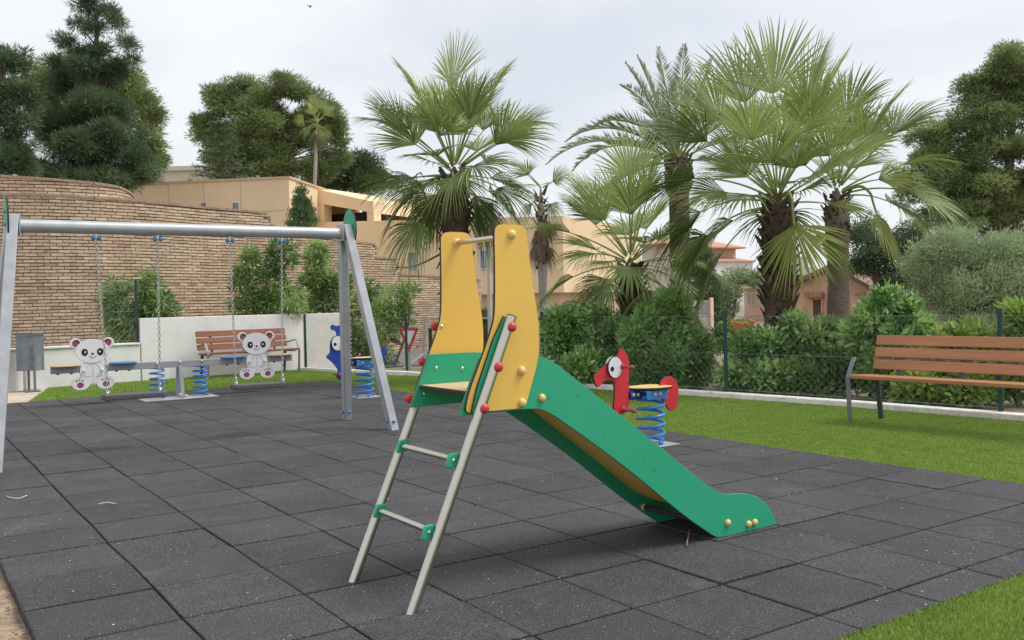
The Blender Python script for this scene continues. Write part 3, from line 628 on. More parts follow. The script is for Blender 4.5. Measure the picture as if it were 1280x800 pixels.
# grey brace poles and second fence seen past the sign
M_pole = mat('galv_pole', (.42, .42, .42), .5, metal=.3)
T = thing('galvanised_fence_frame', (*ground(531, 466)[:2], 0), 'weathered grey fence post with slanting brace behind the triangular sign', 'fence frame')
def G(px, py, D): return tuple(at(px, py, D))
MB().tube([G(529, 462, 18), G(531, 396, 18)], .028, 8).build('post', M_pole, T)
MB().tube([G(504, 461, 17.6), G(531, 442, 18)], .022, 8).build('brace', M_pole, T)
MB().tube([G(512, 397, 18), G(620, 398, 18)], .015, 8).build('top_rail', M_pole, T)
T = thing('bollard', (*at(539, 466, 17)[:2], 0), 'short black bollard post seen just left of the yellow slide panel', 'bollard')
MB().tube([(*at(539, 466, 17)[:2], 0), (*at(539, 466, 17)[:2], .75)], .035, 10).build('shaft', M_black, T)
MB().ball((*at(539, 466, 17)[:2], .75), .04, n=10).build('cap', M_black, T)
# give-way sign
T = thing('give_way_sign', (*at(510, 466, 17.2)[:2], 0), 'triangular white road sign with a red border, point down, behind the fence', 'road sign')
c = at(511, 421, 17.2); rt = unit(np.array([BX[0], BX[1], 0])); fw = np.array([-rt[1], rt[0], 0])
tri = lambda s_: chaikin([(-.19 * s_, .155 * s_), (.19 * s_, .155 * s_), (.0, -.29 * s_)], 1)
f = MB().prism([(-.185, .15), (-.175, .165), (.175, .165), (.185, .15), (.012, -.275), (0, -.285), (-.012, -.275)], c, rt, (0, 0, 1), fw, .012, .002).build('sign_plate', [mat('sign_red', (.5, .03, .03), .4), M_pole], T)
MB().prism([(-.118, .112), (.118, .112), (0, -.165)], c - fw * .004, rt, (0, 0, 1), fw, .003, .0005).build('white_field', [mat('sign_white', (.8, .8, .8), .4), M_white], f)
MB().tube([(c[0] + fw[0] * .04, c[1] + fw[1] * .04, 0), (c[0] + fw[0] * .04, c[1] + fw[1] * .04, c[2] + .1)], .03, 8).build('pole', M_pole, T)

# ============================================================ BRICK WALL
def brick_mat():
    m, t, p = new_mat('brick'); n = t.nodes; l = t.links
    a = n.new('ShaderNodeAttribute'); a.attribute_name = 'tint'; r = n.new('ShaderNodeValToRGB'); e = r.color_ramp.elements
    e[0].color = (.42, .275, .18, 1); e[1].color = (.66, .53, .385, 1); q = e.new(.35); q.color = (.52, .38, .26, 1); q = e.new(.7); q.color = (.60, .46, .325, 1)
    l.new(a.outputs['Fac'], r.inputs[0]); co = n.new('ShaderNodeTexCoord'); z = n.new('ShaderNodeTexNoise'); z.inputs['Scale'].default_value = 9; z.inputs['Detail'].default_value = 8; l.new(co.outputs['Object'], z.inputs['Vector'])
    z2 = n.new('ShaderNodeTexNoise'); z2.inputs['Scale'].default_value = .5; z2.inputs['Detail'].default_value = 5; l.new(co.outputs['Object'], z2.inputs['Vector'])
    ad = n.new('ShaderNodeMath'); ad.operation = 'ADD'; l.new(z.outputs[0], ad.inputs[0]); l.new(z2.outputs[0], ad.inputs[1])
    mr = n.new('ShaderNodeMapRange'); l.new(ad.outputs[0], mr.inputs[0]); mr.inputs[1].default_value = .6; mr.inputs[2].default_value = 1.4; mr.inputs[3].default_value = .78; mr.inputs[4].default_value = 1.22
    s_ = n.new('ShaderNodeVectorMath'); s_.operation = 'SCALE'; l.new(r.outputs[0], s_.inputs[0]); l.new(mr.outputs[0], s_.inputs['Scale']); l.new(s_.outputs[0], p.inputs['Base Color'])
    p.inputs['Roughness'].default_value = .92
    bu = n.new('ShaderNodeBump'); bu.inputs['Distance'].default_value = .008; l.new(z.outputs[0], bu.inputs['Height']); l.new(bu.outputs[0], p.inputs['Normal'])
    return m
M_brick = brick_mat(); M_mort = mat('dark_mortar', (.20, .15, .115), .95, var=.3, scale=4)
M_cop = mat('coping_brick', (.36, .25, .18), .9, var=.3, scale=7, dirt=.5)
def brick_wall(name, stations, lab, bl=.225, ch=.063, par=None, seed=0):
    """stations: (px, D, top_py) -> plan path and stepped/sloping top"""
    g = np.random.default_rng(seed); P = np.array([at(px, 330, D)[:2] for px, D, _ in stations]); H = np.array([at(px, ty, D)[2] for px, D, ty in stations])
    T = thing(name, (*P[0], 0), lab, 'wall')
    SP = np.linspace(0, 1, len(P)); seg = np.r_[0, np.cumsum(np.linalg.norm(np.diff(P, axis=0), axis=1))]; Ln = seg[-1]
    def pt(u): return np.array([np.interp(u, seg, P[:, 0]), np.interp(u, seg, P[:, 1])])
    V = []; tint = []
    z = -.05; row = 0
    while z < H.max():
        u = -(bl * (.5 if row % 2 else 0)) - g.uniform(0, .03)
        while u < Ln:
            b = bl * g.uniform(.985, 1.015); u0, u1 = max(u, 0), min(u + b - .012, Ln)
            hh = np.interp((u0 + u1) / 2, seg, H)
            if u1 - u0 > .03 and z + ch * .6 < hh:
                p, q = pt(u0), pt(u1); d = (q - p) / (np.linalg.norm(q - p) + 1e-9); nr = np.array([d[1], -d[0]]); pr_ = g.uniform(.016, .024); z0 = z + g.normal(0, .002); z1 = z + ch - .019 + g.normal(0, .002); dz = g.normal(0, .003)
                o = nr * pr_
                A0, A1, A2, A3 = (*(p + o), z0), (*(q + o), z0 + dz), (*(q + o), z1 + dz), (*(p + o), z1); B0, B1, B2, B3 = (*p, z0), (*q, z0), (*q, z1), (*p, z1)
                V += [A0, A1, A2, A3, A3, A2, B2, B3, B0, B1, A1, A0, B0, A0, A3, B3, A1, B1, B2, A2]; tint += [float(np.clip(g.normal(.55, .22), 0, 1))] * 5
            u += b
        z += ch; row += 1
    quad_mesh('brick_courses', np.array(V), 4, M_brick, T, np.array(tint))
    mb = MB(); n = len(P)
    for i in range(n - 1):
        d = unit(P[i + 1] - P[i]); back = np.array([-d[1], d[0]]) * .35
        a, b = P[i], P[i + 1]; ha, hb = H[i] - .03, H[i + 1] - .03
        V = [(*a, -.1), (*b, -.1), (*b, hb), (*a, ha), (*(a + back), -.1), (*(b + back), -.1), (*(b + back), hb), (*(a + back), ha)]
        mb.add(V, [(0, 1, 2, 3), (3, 2, 6, 7), (5, 4, 7, 6), (1, 5, 6, 2), (4, 0, 3, 7)])
    mb.build('backing', M_mort, T, smooth=None)
    mb = MB()
    for i in range(n - 1):
        d = unit(P[i + 1] - P[i]); back = np.array([-d[1], d[0]])
        if abs(H[i + 1] - H[i]) > .12 * np.linalg.norm(P[i + 1] - P[i]) + .05: continue
        m_ = max(1, int(np.linalg.norm(P[i + 1] - P[i]) / .245)); Q = np.linspace(P[i], P[i + 1], m_ + 1); Hq = np.linspace(H[i], H[i + 1], m_ + 1)
        for a, b, ha, hb in zip(Q[:-1], Q[1:], Hq[:-1], Hq[1:]):
            o = back * .15; mb.bar((*(a + o + d * .004), ha), (*(b + o - d * .004), hb), .37, .05 + g.uniform(-.004, .004))
    mb.build('coping_bricks', M_cop, T, smooth=None)
    return T
brick_wall('brick_wall', [(-420, 15.5, 200), (-200, 16.7, 210), (0, 17.5, 220), (60, 17.75, 224), (120, 18.2, 229), (150, 18.6, 234), (163, 19.0, 240), (169, 19.7, 247), (171, 20.7, 252), (168, 21.7, 255)],
           'upper set back tan brick wall at far left whose rounded end curves away', seed=1)
brick_wall('brick_wall', [(-420, 15.2, 236), (-200, 16.4, 240), (0, 17.2, 243), (60, 17.45, 244), (120, 17.9, 247), (165, 18.4, 250), (200, 18.9, 254), (260, 20.0, 260), (310, 20.8, 264), (335, 21.2, 267), (335.3, 21.2, 276), (357, 21.6, 285), (380, 22.0, 291), (400, 22.5, 296), (425, 23, 300), (447, 23.6, 303), (469, 24.2, 305), (469.4, 24.2, 322), (497, 25, 324), (497.4, 25, 343), (548, 26.4, 346), (600, 28, 350)],
           'stepped tan brick wall behind the bench, dropping in steps towards the palms', seed=2)

# ============================================================ BUILDINGS
M_ylw = mat('sand_render', (.84, .64, .41), .85, var=.05, scale=.6, dirt=.06)
M_yld = mat('sand_render_shade_joints', (.64, .49, .33), .85, var=.05, scale=.6)  # darker sand copy: painted shade under the overhang, also rear wall and joints
M_glass = mat('window_glass', (.20, .24, .28), .12, var=.2, scale=2, spec=.8)
M_dark = mat('shade_and_pot_black', (.03, .028, .03), .7)  # painted shade for the terrace slab; own colour of the chimney pot
M_frame = mat('white_frame', (.65, .65, .65), .5)
def P2(px, py, D): return at(px, py, D)
class Facade:
    """a flat facade plane through two pixels/depths; local u in metres along it"""
    def __init__(s, px0, D0, px1, D1):
        s.a = at(px0, 380, D0)[:2]; s.b = at(px1, 380, D1)[:2]; s.px0, s.D0, s.px1, s.D1 = px0, D0, px1, D1; s.d = unit(s.b - s.a); s.n = np.array([s.d[1], -s.d[0]])
    def uz(s, px, py):
        r = (px - 640) / FPX * BX - (py - 400) / FPX * BY + BZ; n3 = np.array([*s.n, 0]); t = (np.dot(n3[:2], s.a) - n3 @ CAM) / (n3 @ r); w_ = CAM + r * t
        return float((w_[:2] - s.a) @ s.d), float(w_[2])
    def pt(s, u, z, out=0): return (*(s.a + s.d * u + s.n * out), z)
    def slab(s, name, m_, par, u0, u1, z0, z1, depth, out=0, ztop=None, label=None):
        z1a, z1b = (z1, z1) if ztop is None else ztop
        f = [s.pt(u0, z0, out), s.pt(u1, z0, out), s.pt(u1, z1b, out), s.pt(u0, z1a, out)]; b = [s.pt(u0, z0, out - depth), s.pt(u1, z0, out - depth), s.pt(u1, z1b, out - depth), s.pt(u0, z1a, out - depth)]
        return MB().add(f + b, [(0, 1, 2, 3), (5, 4, 7, 6), (1, 5, 6, 2), (4, 0, 3, 7), (3, 2, 6, 7), (4, 5, 1, 0)]).build(name, m_, par, smooth=None, label=label)
    def window(s, par, px0, py0, px1, py1, glass=None):
        u0, z1 = s.uz(px0, py0); u1, z0 = s.uz(px1, py1); t = min(.05, (u1 - u0) * .10)
        mb = MB()
        for (a0, a1, b0, b1) in ((u0 - t, u1 + t, z1, z1 + t), (u0 - t, u1 + t, z0 - t, z0), (u0 - t, u0, z0, z1), (u1, u1 + t, z0, z1), ((u0 + u1) / 2 - t * .3, (u0 + u1) / 2 + t * .3, z0, z1)):
            f = [s.pt(a0, b0, .04), s.pt(a1, b0, .04), s.pt(a1, b1, .04), s.pt(a0, b1, .04)]; b = [s.pt(a0, b0, .0), s.pt(a1, b0, .0), s.pt(a1, b1, .0), s.pt(a0, b1, .0)]
            mb.add(f + b, [(0, 1, 2, 3), (1, 5, 6, 2), (4, 0, 3, 7), (3, 2, 6, 7), (4, 5, 1, 0)])
        w_ = mb.build('window', M_frame, par, smooth=None); s.slab('pane', glass or M_glass, w_, u0, u1, z0, z1, .01, .012); return w_
    def box_px(s, name, m_, par, px0, py0, px1, py1, depth, out=0, label=None):
        u0, z1 = s.uz(px0, py0); u1, z0 = s.uz(px1, py1); return s.slab(name, m_, par, u0, u1, z0, z1, depth, out, label=label)
# left sand coloured building
F1 = Facade(150, 37, 361, 36)
T = thing('sand_building', (*F1.a, 0), 'plain sand coloured flat building with three small windows above the brick wall', 'building')
u1, zt = F1.uz(361, 223); u0, zt0 = F1.uz(150, 222)
F1.slab('wall', M_ylw, T, u0, u1, 0, zt, 9)
F1.slab('parapet_coping', M_frame and mat('coping', (.60, .44, .29), .8), T, u0 - .05, u1 + .05, zt, zt + .08, 9.1, .05)
for px in (211, 255, 301): u, _ = F1.uz(px, 250); F1.slab('panel_joint', M_yld, T, u - .02, u + .02, 0, zt, .01, .004)
_, zj = F1.uz(300, 265); F1.slab('panel_joint', M_yld, T, F1.uz(302, 260)[0], u1, zj - .02, zj + .02, .01, .006)
F1.window(T, 252, 254, 258, 261); F1.window(T, 291.5, 254, 298.5, 264); F1.window(T, 214, 255, 221, 259)
# right sand coloured building
F2 = Facade(362, 40, 703, 34)
T = thing('sand_building', (*F2.a, 0), 'long sand coloured building with a sloping parapet behind the palms', 'building')
ua, z275 = F2.uz(398, 276); ub, z270 = F2.uz(703, 270); um, zm = F2.uz(363, 276)
_, zlow = F2.uz(680, 366)
F2.slab('wall', M_ylw, T, um, ub, zlow, 0, 8, 0, (z275, z270))
F2.slab('lower_wall', M_yld, T, um, ub - .3, 0, zlow, 7, -.35)  # overhang shade is put into this darker wall colour
F2.slab('coping', mat('coping2', (.66, .5, .34), .8), T, ua, ub + .05, 0, 0, .3, .05, (z275 + .06, z270 + .06)) if 0 else None
u4, zp0 = F2.uz(362, 229); u5, zp1 = F2.uz(466, 252); _, zq0 = F2.uz(392, 253)
_, zq1 = F2.uz(466, 266)
# sloping parapet band above the open terrace
f = lambda o: [F2.pt(u4, zq0 + .25, o), F2.pt(u5, zq1, o), F2.pt(u5, zp1, o), F2.pt(u4, zp0, o)]
MB().add(f(.0) + f(-6), [(0, 1, 2, 3), (5, 4, 7, 6), (1, 5, 6, 2), (4, 0, 3, 7), (3, 2, 6, 7), (4, 5, 1, 0)]).build('sloping_parapet', M_ylw, T, smooth=None)
for a, b in ((388, 393), (398, 405), (458, 467)): F2.box_px('column', M_ylw, T, a, 255, b, 277, .5, -.02)
F2.box_px('terrace_shade_slab', M_dark, T, 388, 266, 460, 276, .3, -1.2)  # solid near-black slab added in the open terrace as its painted shade
F2.box_px('rear_wall', M_yld, T, 364, 240, 470, 277, .3, -5)
for a, b, c_, d in ((510.5, 316, 521.5, 338), (601, 314, 612, 335), (465, 309, 471, 315)): F2.window(T, a, b, c_, d)
for px in (430, 487, 560, 640): u, _ = F2.uz(px, 300); F2.slab('panel_joint', M_yld, T, u - .015, u + .015, zlow, z275 - .1, .01, .004)
# pale roof building far behind
F3 = Facade(195, 60, 275, 60)
T = thing('flat_roof_building', (*F3.a, 0), 'pale flat roofed building with two chimneys peeping over the sand coloured roof', 'building')
M_cream = mat('cream_render', (.62, .58, .48), .85, var=.06, scale=.5)
F3.box_px('wall', M_cream, T, 195, 212, 272, 300, 6); F3.box_px('roof_slab', mat('roof_slab', (.66, .63, .56), .85), T, 193, 209, 274, 212.4, 6.6, .3)
F3.box_px('chimney', M_cream, T, 201, 204, 206, 209.2, 1, -1); c_ = F3.box_px('chimney', M_cream, T, 254, 204, 261, 209.2, 1, -1); F3.box_px('chimney_pot', M_dark, c_, 255, 200, 260, 204.2, .6, -1.1)
M_tile = mat('roof_tiles', (.50, .27, .18), .85, var=.35, scale=14, bump=.02, bscale=20)
M_pinkw = mat('pink_render', (.72, .46, .35), .85, var=.06, scale=.7)
M_whitew = mat('white_house', (.64, .62, .59), .85, var=.05, scale=.5)
def hip(F, m_, par, px0, py0, px1, py1, depth, over=.4, name='roof', apex=None):
    """tiled hip roof: eave line py1, ridge py0"""
    u0, ze = F.uz(px0, py1); u1, _ = F.uz(px1, py1); _, zr = F.uz((px0 + px1) / 2, py0); dpt = depth; zr += (zr - CAM[2]) * dpt / 2 / F.D0 + .1
    b = [F.pt(u0, ze, over), F.pt(u1, ze, over), F.pt(u1, ze, -dpt), F.pt(u0, ze, -dpt)]; k = min((u1 - u0) * .35, dpt * .5)
    r = [F.pt(u0 + k, zr, -dpt / 2), F.pt(u1 - k, zr, -dpt / 2)]; lo = [(p[0], p[1], p[2] - .12) for p in b]
    return MB().add(b + r + lo, [(0, 1, 5, 4), (1, 2, 5), (2, 3, 4, 5), (3, 0, 4), (6, 7, 1, 0), (7, 8, 2, 1), (8, 9, 3, 2), (9, 6, 0, 3), (9, 8, 7, 6)]).build(name, m_, par, smooth=None)
# far two-storey house
F4 = Facade(884, 78, 930, 80)
T = thing('hillside_house', (*F4.a, 0), 'distant cream and white house with two terracotta roofs, left of the shaggy palm trunk', 'house')
F4.box_px('upper_storey', mat('cream2', (.62, .48, .36), .85), T, 886, 308, 930, 330, 5, -1); hip(F4, M_tile, T, 882, 301.5, 931, 308.5, 6, .15)
F4.box_px('lower_storey', M_whitew, T, 880, 326, 932, 420, 8, 1); hip(F4, M_tile, T, 876, 318, 932, 326.5, 8, 1.2, 'roof')
F4o = Facade(884, 77, 930, 79)
for a, b in ((899, 904), (908, 913), (917, 922)): F4o.window(T, a, 330, b, 340)
F4o.box_px('balcony', M_whitew, T, 886, 342, 934, 349, 1.2, 1.0)
# house with tiled canopy window
F5 = Facade(985, 44, 1095, 42)
T = thing('pink_house', (*F5.a, 0), 'salmon pink house with a low tiled gable and brown shuttered window between the palm trunks', 'house')
u0, _ = F5.uz(985, 400); u1, _ = F5.uz(1085, 400); ur, zr = F5.uz(1040, 336); _, ze = F5.uz(990, 362)
V = [F5.pt(u0, 0), F5.pt(u1, 0), F5.pt(u1, ze), F5.pt(ur, zr), F5.pt(u0, ze)]; V2 = [F5.pt(u0, 0, -8), F5.pt(u1, 0, -8), F5.pt(u1, ze, -8), F5.pt(ur, zr, -8), F5.pt(u0, ze, -8)]
MB().add(V + V2, [(0, 1, 2, 3, 4), (9, 8, 7, 6, 5), (1, 6, 7, 2), (5, 0, 4, 9)]).build('wall', M_pinkw, T, smooth=None)
q = .12; sl_ = (zr - ze) / (ur - u0); V = []
for o in (.4, -8.3): V += [F5.pt(u0 - q, ze - q * sl_, o), F5.pt(ur, zr + .02, o), F5.pt(u1 + q, ze - q * (zr - ze) / (u1 - ur), o), F5.pt(u0 - q, ze - q * sl_ + .2, o), F5.pt(ur, zr + .24, o), F5.pt(u1 + q, ze - q * (zr - ze) / (u1 - ur) + .2, o)]
MB().add(V, [(0, 1, 4, 3), (1, 2, 5, 4), (3, 4, 10, 9), (4, 5, 11, 10), (6, 7, 1, 0), (7, 8, 2, 1), (0, 3, 9, 6), (2, 8, 11, 5)]).build('roof', mat('old_tiles', (.27, .17, .13), .9, var=.35, scale=14, bump=.02, bscale=20), T, smooth=None)
w_ = F5.box_px('window', mat('shutter_brown', (.13, .07, .055), .7), T, 1017, 375, 1026.5, 397, .1, .06)
F5.box_px('window_frame', M_pinkw, w_, 1014.5, 373, 1017, 397, .12, .1); F5.box_px('window_frame', M_pinkw, w_, 1026.5, 373, 1029, 397, .12, .1)
cn = F5.box_px('window_canopy', M_tile, T, 1008, 366.5, 1031, 370.5, .6, .6); F5.box_px('window_canopy', M_tile, T, 1071, 366.5, 1082, 370, .6, .6)
for k in range(7): F5.box_px('canopy_tile', M_tile, cn, 1008.6 + k * 3.2, 365, 1010.8 + k * 3.2, 371.4, .5, .66)
F6 = Facade(895, 50, 985, 47)
T = thing('terrace_house', (*F6.a, 0), 'pink terrace house with a grey roof and lattice balustrade left of the shaggy palm trunk', 'house')
F6.box_px('wall', M_pinkw, T, 930, 358, 990, 440, 6); F6.box_px('roof', mat('grey_roof', (.28, .27, .26), .85, var=.2, scale=8), T, 926, 345, 992, 355, 6.5, .3); F6.box_px('eave', M_whitew, T, 925, 355.2, 993, 359, 6.6, .35)
F6.window(T, 934.5, 367, 946, 381, mat('cream_glass', (.42, .40, .33), .3)); F6.window(T, 950, 367, 962, 381, mat('cream_glass2', (.40, .38, .30), .3))
F6.box_px('terrace_wall', M_whitew, T, 898, 381.5, 950, 390, .4, 2.0)
bal = F6.box_px('pillar', mat('brick_pillar', (.30, .12, .09), .85, var=.2, scale=20), T, 935.5, 388.5, 941, 405, .5, 3.0); F6.box_px('pillar', M_pinkw, T, 893, 388, 898, 410, .5, 3.0)
F6.box_px('lower_wall', mat('brick_low', (.33, .16, .11), .9, var=.2, scale=20), T, 898, 402, 960, 425, .4, 2.9)
mb = MB(); Fb = F6; 
for k in range(14):
    a, z0 = Fb.uz(899 + k * 2.6, 401.5); b, z1 = Fb.uz(902.6 + k * 2.6, 391)
    if 899 + k * 2.6 < 933: mb.tube([Fb.pt(a, z0, 2.9), Fb.pt(b, z1, 2.9)], .03, 4); mb.tube([Fb.pt(b, z0, 2.85), Fb.pt(a, z1, 2.85)], .03, 4)
u, z = Fb.uz(898, 390.5); u2, _ = Fb.uz(936, 390.5); mb.tube([Fb.pt(u, z, 2.9), Fb.pt(u2, z, 2.9)], .06, 4); mb.build('balustrade', M_whitew, T, smooth=None)
# rooftop towers further off, garden wall pieces left of the green cypress
F7 = Facade(1000, 90, 1035, 90)
T = thing('distant_house', (*F7.a, 0), 'far white roof tower between the two thick palm trunks', 'house')
F7.box_px('tower', M_whitew, T, 1003, 322, 1012, 420, 4); F7.box_px('wall', M_cream, T, 1010, 334, 1022, 420, 5, .3); F7.box_px('parapet', M_whitew, T, 1002, 320.5, 1013, 322.3, 4.4, .2)
F7.box_px('window', M_glass, T, 1006, 331, 1009, 336, .1, .05)
F8 = Facade(700, 62, 860, 60)
T = thing('distant_house', (*F8.a, 0), 'far white and grey house half hidden behind the small fan palm', 'house')
F8.box_px('wall', M_whitew, T, 720, 285, 790, 440, 7); F8.box_px('side_wing', M_cream, T, 803, 305, 862, 440, 6, .5); hip(F8, M_tile, T, 800, 298, 864, 306, 7, 1.1)
F8.box_px('block_wall', mat('grey_block', (.36, .33, .31), .9, var=.2, scale=8), T, 696, 322, 735, 440, .4, 1.5); F8.window(T, 745, 312, 757, 330); F8.window(T, 826, 325, 838, 340)
F9 = Facade(780, 25, 905, 24)
T = thing('garden_wall', (*F9.a, 0), 'peeling cream and grey garden wall section beside the dark cypress', 'wall')
F9.box_px('wall', M_cream, T, 865, 376, 887, 440, .3); F9.box_px('pillar', M_pinkw, T, 886.5, 372, 890, 440, .4, .05); F9.box_px('panel', mat('grey_panel', (.4, .39, .37), .8), T, 877, 377, 886.3, 392, .05, .03)
F10 = Facade(560, 24, 780, 22)
T = thing('garden_wall', (*F10.a, 0), 'low sand coloured garden wall showing through the hedge under the sand building', 'wall')
F10.box_px('wall', M_ylw, T, 600, 425, 900, 475, .25); F10.box_px('coping', M_cream, T, 599, 423.6, 901, 425, .32, .03)
# cable
mb = MB(); a, b = at(482, 326, 30), at(560, 312, 14.4); P = np.array([a + (b - a) * t + np.array([0, 0, -.25 * math.sin(math.pi * t)]) for t in np.linspace(0, 1, 12)])
tag(mb.tube(P, .02, 5).build('overhead_cable', M_black), 'thin black overhead cable running from the brick wall to the palm trunk', 'cable')
T = thing('pale_pole', (*at(614, 440, 17)[:2], 0), 'slim whitish pole rising behind the slide between its yellow panels', 'pole')
q = at(613.5, 440, 17)[:2]; zt = at(613, 303, 17)[2]; MB().tube([(*q, 0), (*q, zt)], [.05, .035], 10).build('shaft', M_whitew, T); MB().ball((*q, zt + .02), .045, n=8).build('cap', M_red, T)

# ============================================================ VEGETATION
M_bark = mat('bark', (.14, .105, .08), .95, var=.35, scale=9, bump=.02, bscale=14)
M_pineL = leaf_mat('pine_needles', (.085, .125, .045), (.34, .42, .16), .6, .2)
M_pineD = leaf_mat('dark_needles', (.045, .085, .045), (.17, .245, .115), .6, .2)
M_oliveL = leaf_mat('olive_leaves', (.22, .31, .165), (.53, .63, .38), .55, .15)
M_glossy = leaf_mat('glossy_leaves', (.07, .19, .055), (.50, .70, .26), .32, .3, .6)
M_bright = leaf_mat('bright_leaves', (.08, .17, .03), (.40, .55, .13), .4, .3)
M_mango = leaf_mat('long_leaves', (.08, .17, .05), (.38, .52, .19), .45, .3)
M_cyp = leaf_mat('cypress_sprays', (.05, .10, .045), (.19, .28, .11), .6, .1)
def crown(g, blobs, n, ln, wd, clump=.25, per=60, flat=.6, shell=.55, up=.25, spread=1.0, clumpvar=.16, lobes=0):
    """blobs: list of (centre xyz, radii xyz). Leaves gathered in small clumps through the volume"""
    if lobes:
        nb_ = []
        for (c, r_b) in blobs:
            k = lobes; dd = unit(g.normal(size=(k, 3)) + np.array([0, 0, .25])); c = np.array(c); r_b = np.array(r_b)
            for q in dd:
                f = g.uniform(.30, .52); nb_.append((c + q * r_b * g.uniform(.50, .80), r_b * f * np.array([g.uniform(.9, 1.4), 1, g.uniform(.6, .95)])))
            nb_.append((c - np.array([0, 0, .2]) * r_b, r_b * .5))
        blobs = nb_
    vol = np.array([b[1][0] * b[1][2] for b in blobs]); vol = vol / vol.sum(); Ps = []; Ds = []; Ts = []; CC = []
    for (c, r), f in zip(blobs, vol):
        k = max(3, int(n * f / per)); d = unit(g.normal(size=(k, 3))); rad = (shell + (1 - shell) * g.uniform(0, 1, k)) ** .7; rad *= g.uniform(.85, 1.08, k)
        cc = np.array(c) + d * rad[:, None] * np.array(r); CC.append(cc)
        cs = clump * g.uniform(.6, 1.35, k); t = g.normal(.45, clumpvar, k) + g.normal(0, .15)
        off = g.normal(size=(k, per, 3)) * cs[:, None, None] * np.array([1, 1, flat]) * .5
        nn_ = np.linalg.norm(off, axis=2, keepdims=True) / (cs[:, None, None] * .5); off = off * np.minimum(1, 1.9 / np.maximum(nn_, 1e-6))
        P = (cc[:, None] + off).reshape(-1, 3)
        D = unit(off.reshape(-1, 3)) * spread + np.repeat(d, per, 0) * .5 + np.array([0, 0, up]) + g.normal(0, .35, (k * per, 3))
        Ps.append(P); Ds.append(D); Ts.append(np.repeat(t, per) + g.normal(0, .09, k * per))
    P, D, Tt, CC = np.vstack(Ps), np.vstack(Ds), np.concatenate(Ts), np.vstack(CC)
    L_ = ln * g.uniform(.7, 1.25, len(P)); return leaves(P, D, L_, wd * g.uniform(.8, 1.2, len(P)), g), Tt, CC
def limbs(mb, base, path, CC, g, nb, r0, r1=.02):
    P = spline(path, 5); mb.tube(P, np.linspace(r0, r0 * .35, len(P)) * (1 + g.normal(0, .04, len(P))), 9)
    if nb:
        for c in CC[g.choice(len(CC), min(nb, len(CC)), False)]:
            i = int(np.clip(np.argmin(np.linalg.norm(P - (c - np.array([0, 0, .25 * np.linalg.norm(c - P[-1])])), axis=1)), len(P) * .35, len(P) - 1)); a = P[i]
            mid = (a + c) / 2 + g.normal(0, .06, 3) * np.linalg.norm(c - a) + np.array([0, 0, -.04]) * np.linalg.norm(c - a)
            mb.tube(spline([a, mid, c], 4), np.linspace(r0 * .22 * (1 - .6 * i / len(P)) + r1, r1 * .4, 9), 5, cap=False)
def tree(name, lab, cat, D, blobs_px, base_px, m_, n, ln, wd, seed, trunk_r=.2, nb=30, depth=.8, group=None, path=None, bark=None, gz=0, **k):
    """blobs in photo pixels at distance D: (px, py, rx, ry[, dD])"""
    g = np.random.default_rng(seed); s_ = D / FPX
    B = [(at(b[0], b[1], D + (b[4] if len(b) > 4 else 0)), (b[2] * s_, b[2] * s_ * depth, b[3] * s_)) for b in blobs_px]
    foot = np.array([*at(base_px, 400, D)[:2], gz]); T = thing(name, foot, lab, cat, group)
    V, t, CC = crown(g, B, n, ln, wd, **k)
    quad_mesh('crown', V, 4, m_, T, t)
    topc = max(B, key=lambda b: b[0][2])[0]
    if path is None: path = [foot - np.array([0, 0, .1]), foot * .5 + (topc * .5) + g.normal(0, .1, 3) * [1, 1, 0], topc]
    mb = MB(); limbs(mb, foot, path, CC, g, nb, trunk_r); mb.build('trunk', bark or M_bark, T)
    return T
# big trees behind
tree('pine_tree', 'dark pine cut off by the left edge, behind the brick wall', 'tree', 30, [(5, 75, 38, 22), (-20, 110, 45, 35), (15, 150, 30, 30), (-5, 190, 45, 40), (30, 205, 22, 28), (-50, 160, 60, 70), (35, 120, 14, 16)], -30, M_pineD, 60000, .20, .024, 21, .25, 30, clump=.20, per=34, spread=1.5, up=.4, shell=.8, lobes=6)
tree('casuarina_tree', 'tall feathery dark conifer whose top leaves the picture, left side', 'tree', 33, [(118, -20, 18, 24), (108, 10, 16, 9), (135, 14, 15, 8), (98, 30, 12, 7), (145, 30, 12, 7), (120, 34, 16, 9), (122, 62, 16, 12), (85, 55, 14, 8), (158, 56, 11, 8), (104, 66, 14, 8), (112, 92, 34, 20), (75, 100, 20, 22), (148, 92, 16, 16), (165, 75, 8, 8), (68, 78, 10, 8), (115, 140, 55, 32), (95, 185, 60, 34), (150, 175, 34, 34), (170, 205, 28, 28), (120, 225, 70, 28), (60, 160, 24, 40), (48, 215, 26, 24)], 118, M_pineD, 120000, .20, .022, 22, .15, 50, clump=.20, per=32, spread=1.4, flat=.8, up=.35, shell=.8, lobes=5,
     path=[at(118, 420, 33) * [1, 1, 0], at(117, 200, 33), at(121, 60, 33), at(118, -40, 33)])
tree('pine_tree', 'broad mid green pine bulging out behind the tall feathery conifer', 'tree', 40, [(60, 95, 34, 28), (95, 85, 26, 18), (150, 105, 30, 30), (172, 135, 26, 34), (190, 165, 22, 26), (196, 195, 18, 22), (50, 130, 22, 30), (180, 225, 20, 22), (120, 130, 60, 50)], 140, M_pineL, 72000, .22, .034, 23, .35, 20, clump=.24, per=34, spread=1.4, shell=.85, lobes=6)
